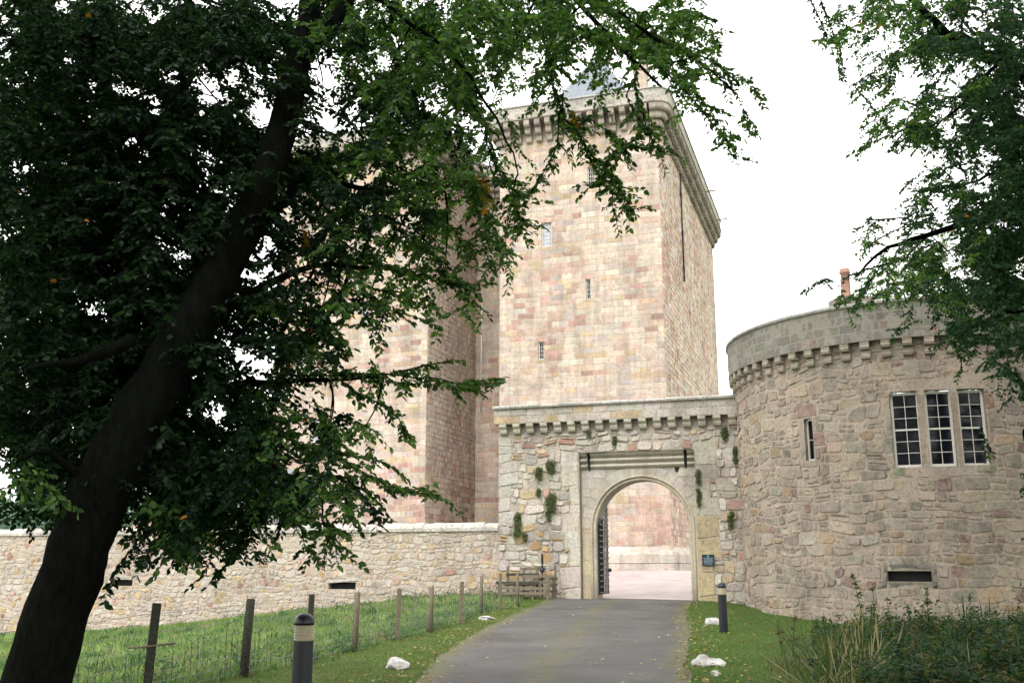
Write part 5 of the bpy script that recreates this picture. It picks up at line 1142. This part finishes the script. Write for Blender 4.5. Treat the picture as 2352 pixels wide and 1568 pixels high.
def rough():
    """tall dry grass and dark weeds in the right foreground"""
    rs = np.random.RandomState(4); pts = []; cols = []; h = []
    P_, V_, Cc = [], [], []; lv2 = Leaves()
    for _ in range(7500):
        y = rs.uniform(12.5, 27); x = rs.uniform(4.0, 17); a = x/y*2356+1176; edge = 1725+40*noise.noise((y*.9, 2, 0))+(y-15)*12
        if a < edge or a > 2560 or math.hypot(x-RC.x, y-RC.y) < RR+.15: continue
        if a-edge > 230 and rs.rand() < .6: continue
        t = min(1, (a-edge)/300); n = noise.noise((x*.9, y*.9, 4)); dry = rs.rand() < (.5 if t < .9 else .1)+.4*n
        hh = (.12+.2*min(1, t*1.5))*(1+1.3*n); hh = max(.06, hh)*(1.9 if rs.rand() < .03 else (.6 if a-edge < 260 else .42)); z = gz(x, y)
        base = (0.25, 0.21, 0.125) if dry else ((0.03, 0.066, 0.028) if rs.rand() < .75 else (0.07, 0.1, 0.03))
        for k in range(26):
            if rs.rand() < .45: base = (0.25, 0.21, 0.125) if rs.rand() < (.4 if t < .9 else .1) else ((0.028, 0.06, 0.028) if rs.rand() < .6 else (0.06, 0.1, 0.035))
            an = rs.uniform(0, 6.283); lean = abs(rs.normal(0, 1.4)); bx, by = x+rs.normal(0, .13), y+rs.normal(0, .13); l = hh*rs.uniform(.5, 1.35); j_ = rs.uniform(.7, 1.3)
            lv2.add((bx, by, z-.01), (math.cos(an)*lean, math.sin(an)*lean, 1), (math.cos(an), math.sin(an), -.3), l, (base[0]*j_, base[1]*j_, base[2]*j_))
    tag(lv2.build("rough_grass", M["grass"], None, .03), 'tall dry and green rough grass in the right foreground', 'rough grass', kind='stuff')
    rng = random.Random(12); lv = Leaves()
    for _ in range(5200):
        y = rng.uniform(13, 27); a = rng.uniform(1860, 2520); x = (a-1176)/2356*y
        if a < 1950+60*noise.noise((y*.7, 3, 3)) and rng.random() < .8: continue
        if a > 1950 and rng.random() < .3: continue
        if math.hypot(x-RC.x, y-RC.y) < RR+.25: continue
        if noise.noise((x*.6, y*.6, 9)) < -.2-.25*rng.random(): continue
        z = gz(x, y); hh = (rng.uniform(.15, .6) if rng.random() < .9 else rng.uniform(.5, .95))*(0.6+.4*min(1, (a-1800)/300))*max(.3, .62+1.5*noise.noise((x*.55, y*.55, 2))); lx, ly = rng.uniform(-.3, .3)*hh, rng.uniform(-.3, .3)*hh
        c = rng.choice([(0.022, 0.052, 0.024), (0.03, 0.065, 0.025), (0.02, 0.042, 0.022), (0.09, 0.085, 0.03)])
        for k in range(16):
            t = rng.uniform(.2, 1); lv.add((x+lx*t, y+ly*t, z+hh*t), (rng.uniform(-1, 1), rng.uniform(-1, 1), rng.uniform(-.5, .4)), (rng.uniform(-.5, .5), rng.uniform(-.8, .3), 1), rng.uniform(.05, .12), jitc(c, rng, .35))
    tag(lv.build('undergrowth', M['leaf'], None, .5), 'dark green weeds and brambles at the foot of the round tower', 'undergrowth', kind='stuff')
rough()
def tall_weed(px, Y, h, seed, label, dead=False, spread=.3):
    rng = random.Random(seed); a, _ = rat(px, 1400); x, y = a*Y, Y; z = gz(x, y); root = empty('tall_weed', (x, y, z)); tag(root, label, 'weed', 'tall weeds below the round tower')
    st = MB(); lv = Leaves(); lean = Vector((rng.uniform(-.15, .15), rng.uniform(-.1, .1), 0))*h
    top = Vector((0, 0, h))+lean; ax = [Vector((0, 0, 0)), Vector((0, 0, h*.5))+lean*.3, top]; st.tube(ax, [.009, .007, .003], 5)
    for k in range(int(h*26)):
        t = rng.uniform(.15, 1); p = ax[1]*(t*2) if t < .5 else ax[1].lerp(top, t*2-1)
        if rng.random() < .35:
            q = p+Vector((rng.uniform(-1, 1), rng.uniform(-1, 1), .7)).normalized()*spread*(1.1-t)*rng.uniform(.5, 1); st.tube([p, q], .004, 3, cap=False)
            for _ in range(7): r_ = p.lerp(q, rng.uniform(.3, 1)); lv.add(tuple(r_), (rng.uniform(-1, 1), rng.uniform(-1, 1), rng.uniform(-.6, .6)), (rng.uniform(-1, 1), -.6, .6), rng.uniform(.03, .08), jitc((0.08, 0.06, 0.04) if dead else (0.06, 0.1, 0.03), rng, .35))
        else:
            for _ in range(2): lv.add(tuple(p), (rng.uniform(-1, 1), rng.uniform(-1, 1), rng.uniform(-.4, .5)), (rng.uniform(-.5, .5), -.5, .8), rng.uniform(.05, .11)*(.5 if dead else 1), jitc((0.1, 0.07, 0.04) if dead else (0.07, 0.11, 0.03), rng, .4))
    st.build('stem', M['wood_dark'] if dead else M['bark'], root); lv.build('foliage', M['leaf'], root, .45)
for a in [(1985, 21, 1.55, 1, 'tallest weed, yellowing, in front of the wall left of the dark slot'), (1815, 19, .75, 2, 'dark dead seed stalk at left edge of the rough grass', True), (1790, 19.5, .6, 3, 'short dead stalk nearest the mown verge', True), (2045, 20, 1.05, 4, 'leafy weed just right of the tallest one'),
          (2130, 20.5, 1.2, 5, 'bushy green weed directly under the dark slot'), (2225, 20, 1.15, 6, 'weed with spreading side shoots right of the dark slot'), (2290, 19, .9, 7, 'thin dark weed in shade at the far right'), (2100, 18, .8, 8, 'dead brown stalk in the middle of the undergrowth', True), (1890, 20.5, .7, 9, 'low green weed where the mown grass meets the tower'), (2160, 16.5, .85, 10, 'broad leafy weed in the dark undergrowth near the bottom edge'), (2010, 22, 1.25, 11, 'yellow-green companion stalk close behind the tallest weed')]: tall_weed(*a)
def meadow_weeds():
    rng = random.Random(33); lv = Leaves()
    for _ in range(420):
        e = rng.random()
        if e < .45: t = rng.uniform(-1, 21); o_ = abs(rng.gauss(0, .5))+.1; x = P0.x+WX*t-NX*o_; y = P0.y+WY*t-NY*o_
        elif e < .75: y = rng.uniform(10, 34); x = fence_x(y)-abs(rng.gauss(0, .5))-.1
        else: y = rng.uniform(12, 40); x = fence_x(y)-rng.uniform(.5, 12)
        if not front(x, y): continue
        z = gz(x, y); h = rng.uniform(.12, .42); c = rng.choice([(0.04, 0.09, 0.045), (0.055, 0.115, 0.05), (0.09, 0.14, 0.06), (0.17, 0.16, 0.1)]); w = rng.uniform(.08, .3)
        for k in range(rng.randint(30, 70)):
            t = rng.random(); lv.add((x+rng.gauss(0, w), y+rng.gauss(0, w), z+h*t*rng.random()), (rng.uniform(-1, 1), rng.uniform(-1, 1), rng.uniform(-.2, 1)), (rng.uniform(-.6, .6), rng.uniform(-.9, .2), .8), rng.uniform(.04, .11), jitc(c, rng, .3))
    tag(lv.build('meadow_weeds', M['leaf'], None, .42), 'clumps of dock and nettle in the meadow along fence and wall foot', 'weeds', kind='stuff')
meadow_weeds()
def litter():
    rng = random.Random(14); lv = Leaves()
    for _ in range(850):
        y = 13+24*rng.random()**1.3; l, r_ = road_edges(y); e = rng.random()
        x = l+rng.gauss(-.1, .4) if e < .35 else (r_+rng.gauss(.15, .4) if e < .85 else rng.uniform(l-.8, r_+1.5))
        if not front(x, y): continue
        lv.add((x, y, gz(x, y)+.03+(.04 if not l < x < r_ else 0)), (rng.uniform(-1, 1), rng.uniform(-1, 1), rng.uniform(-.1, .2)), (rng.uniform(-.4, .4), rng.uniform(-.4, .4), 1), rng.uniform(.05, .09), jitc(rng.choice([(0.3, 0.22, 0.13), (0.26, 0.16, 0.1), (0.38, 0.32, 0.22), (0.2, 0.12, 0.07)]), rng, .2))
    tag(lv.build('fallen_leaves', M['leaf'], None, .7), 'dry brown leaves scattered on the drive and its verges', 'fallen leaves', kind='stuff')
litter()
def stalks():
    rng = random.Random(15); lv = Leaves(); st = MB()
    for (x0, y0), (x1, y1) in (((-5.0, 10.6), (-4.73, 13.6)), ((-4.73, 13.6), (-4.13, 16.1)), ((-4.13, 16.1), (-3.62, 18.5))):
        n = 16
        for k in range(n):
            if rng.random() < .25: continue
            t = (k+.5)/n; x = x0+(x1-x0)*t-.08; y = y0+(y1-y0)*t; z = gz(x, y); h = rng.uniform(.5, .72); st.tube([(x, y, z), (x+rng.uniform(-.02, .02), y, z+h)], .004, 3, cap=False)
            for _ in range(22): q = rng.uniform(.5, 1); lv.add((x, y, z+h*q), (rng.uniform(-1, 1), rng.uniform(-1, 1), rng.uniform(0, 1.4)), (rng.uniform(-1, 1), -1, .2), rng.uniform(.012, .028), jitc((0.13, 0.08, 0.055), rng, .3))
    o = lv.build('seed_heads', M['grass'], None, .5); tag(o, 'dry brown seed heads standing in the netting of the fence', 'dry stalks', kind='stuff'); s = st.build('stems', M['wood_dark'], o)
stalks()
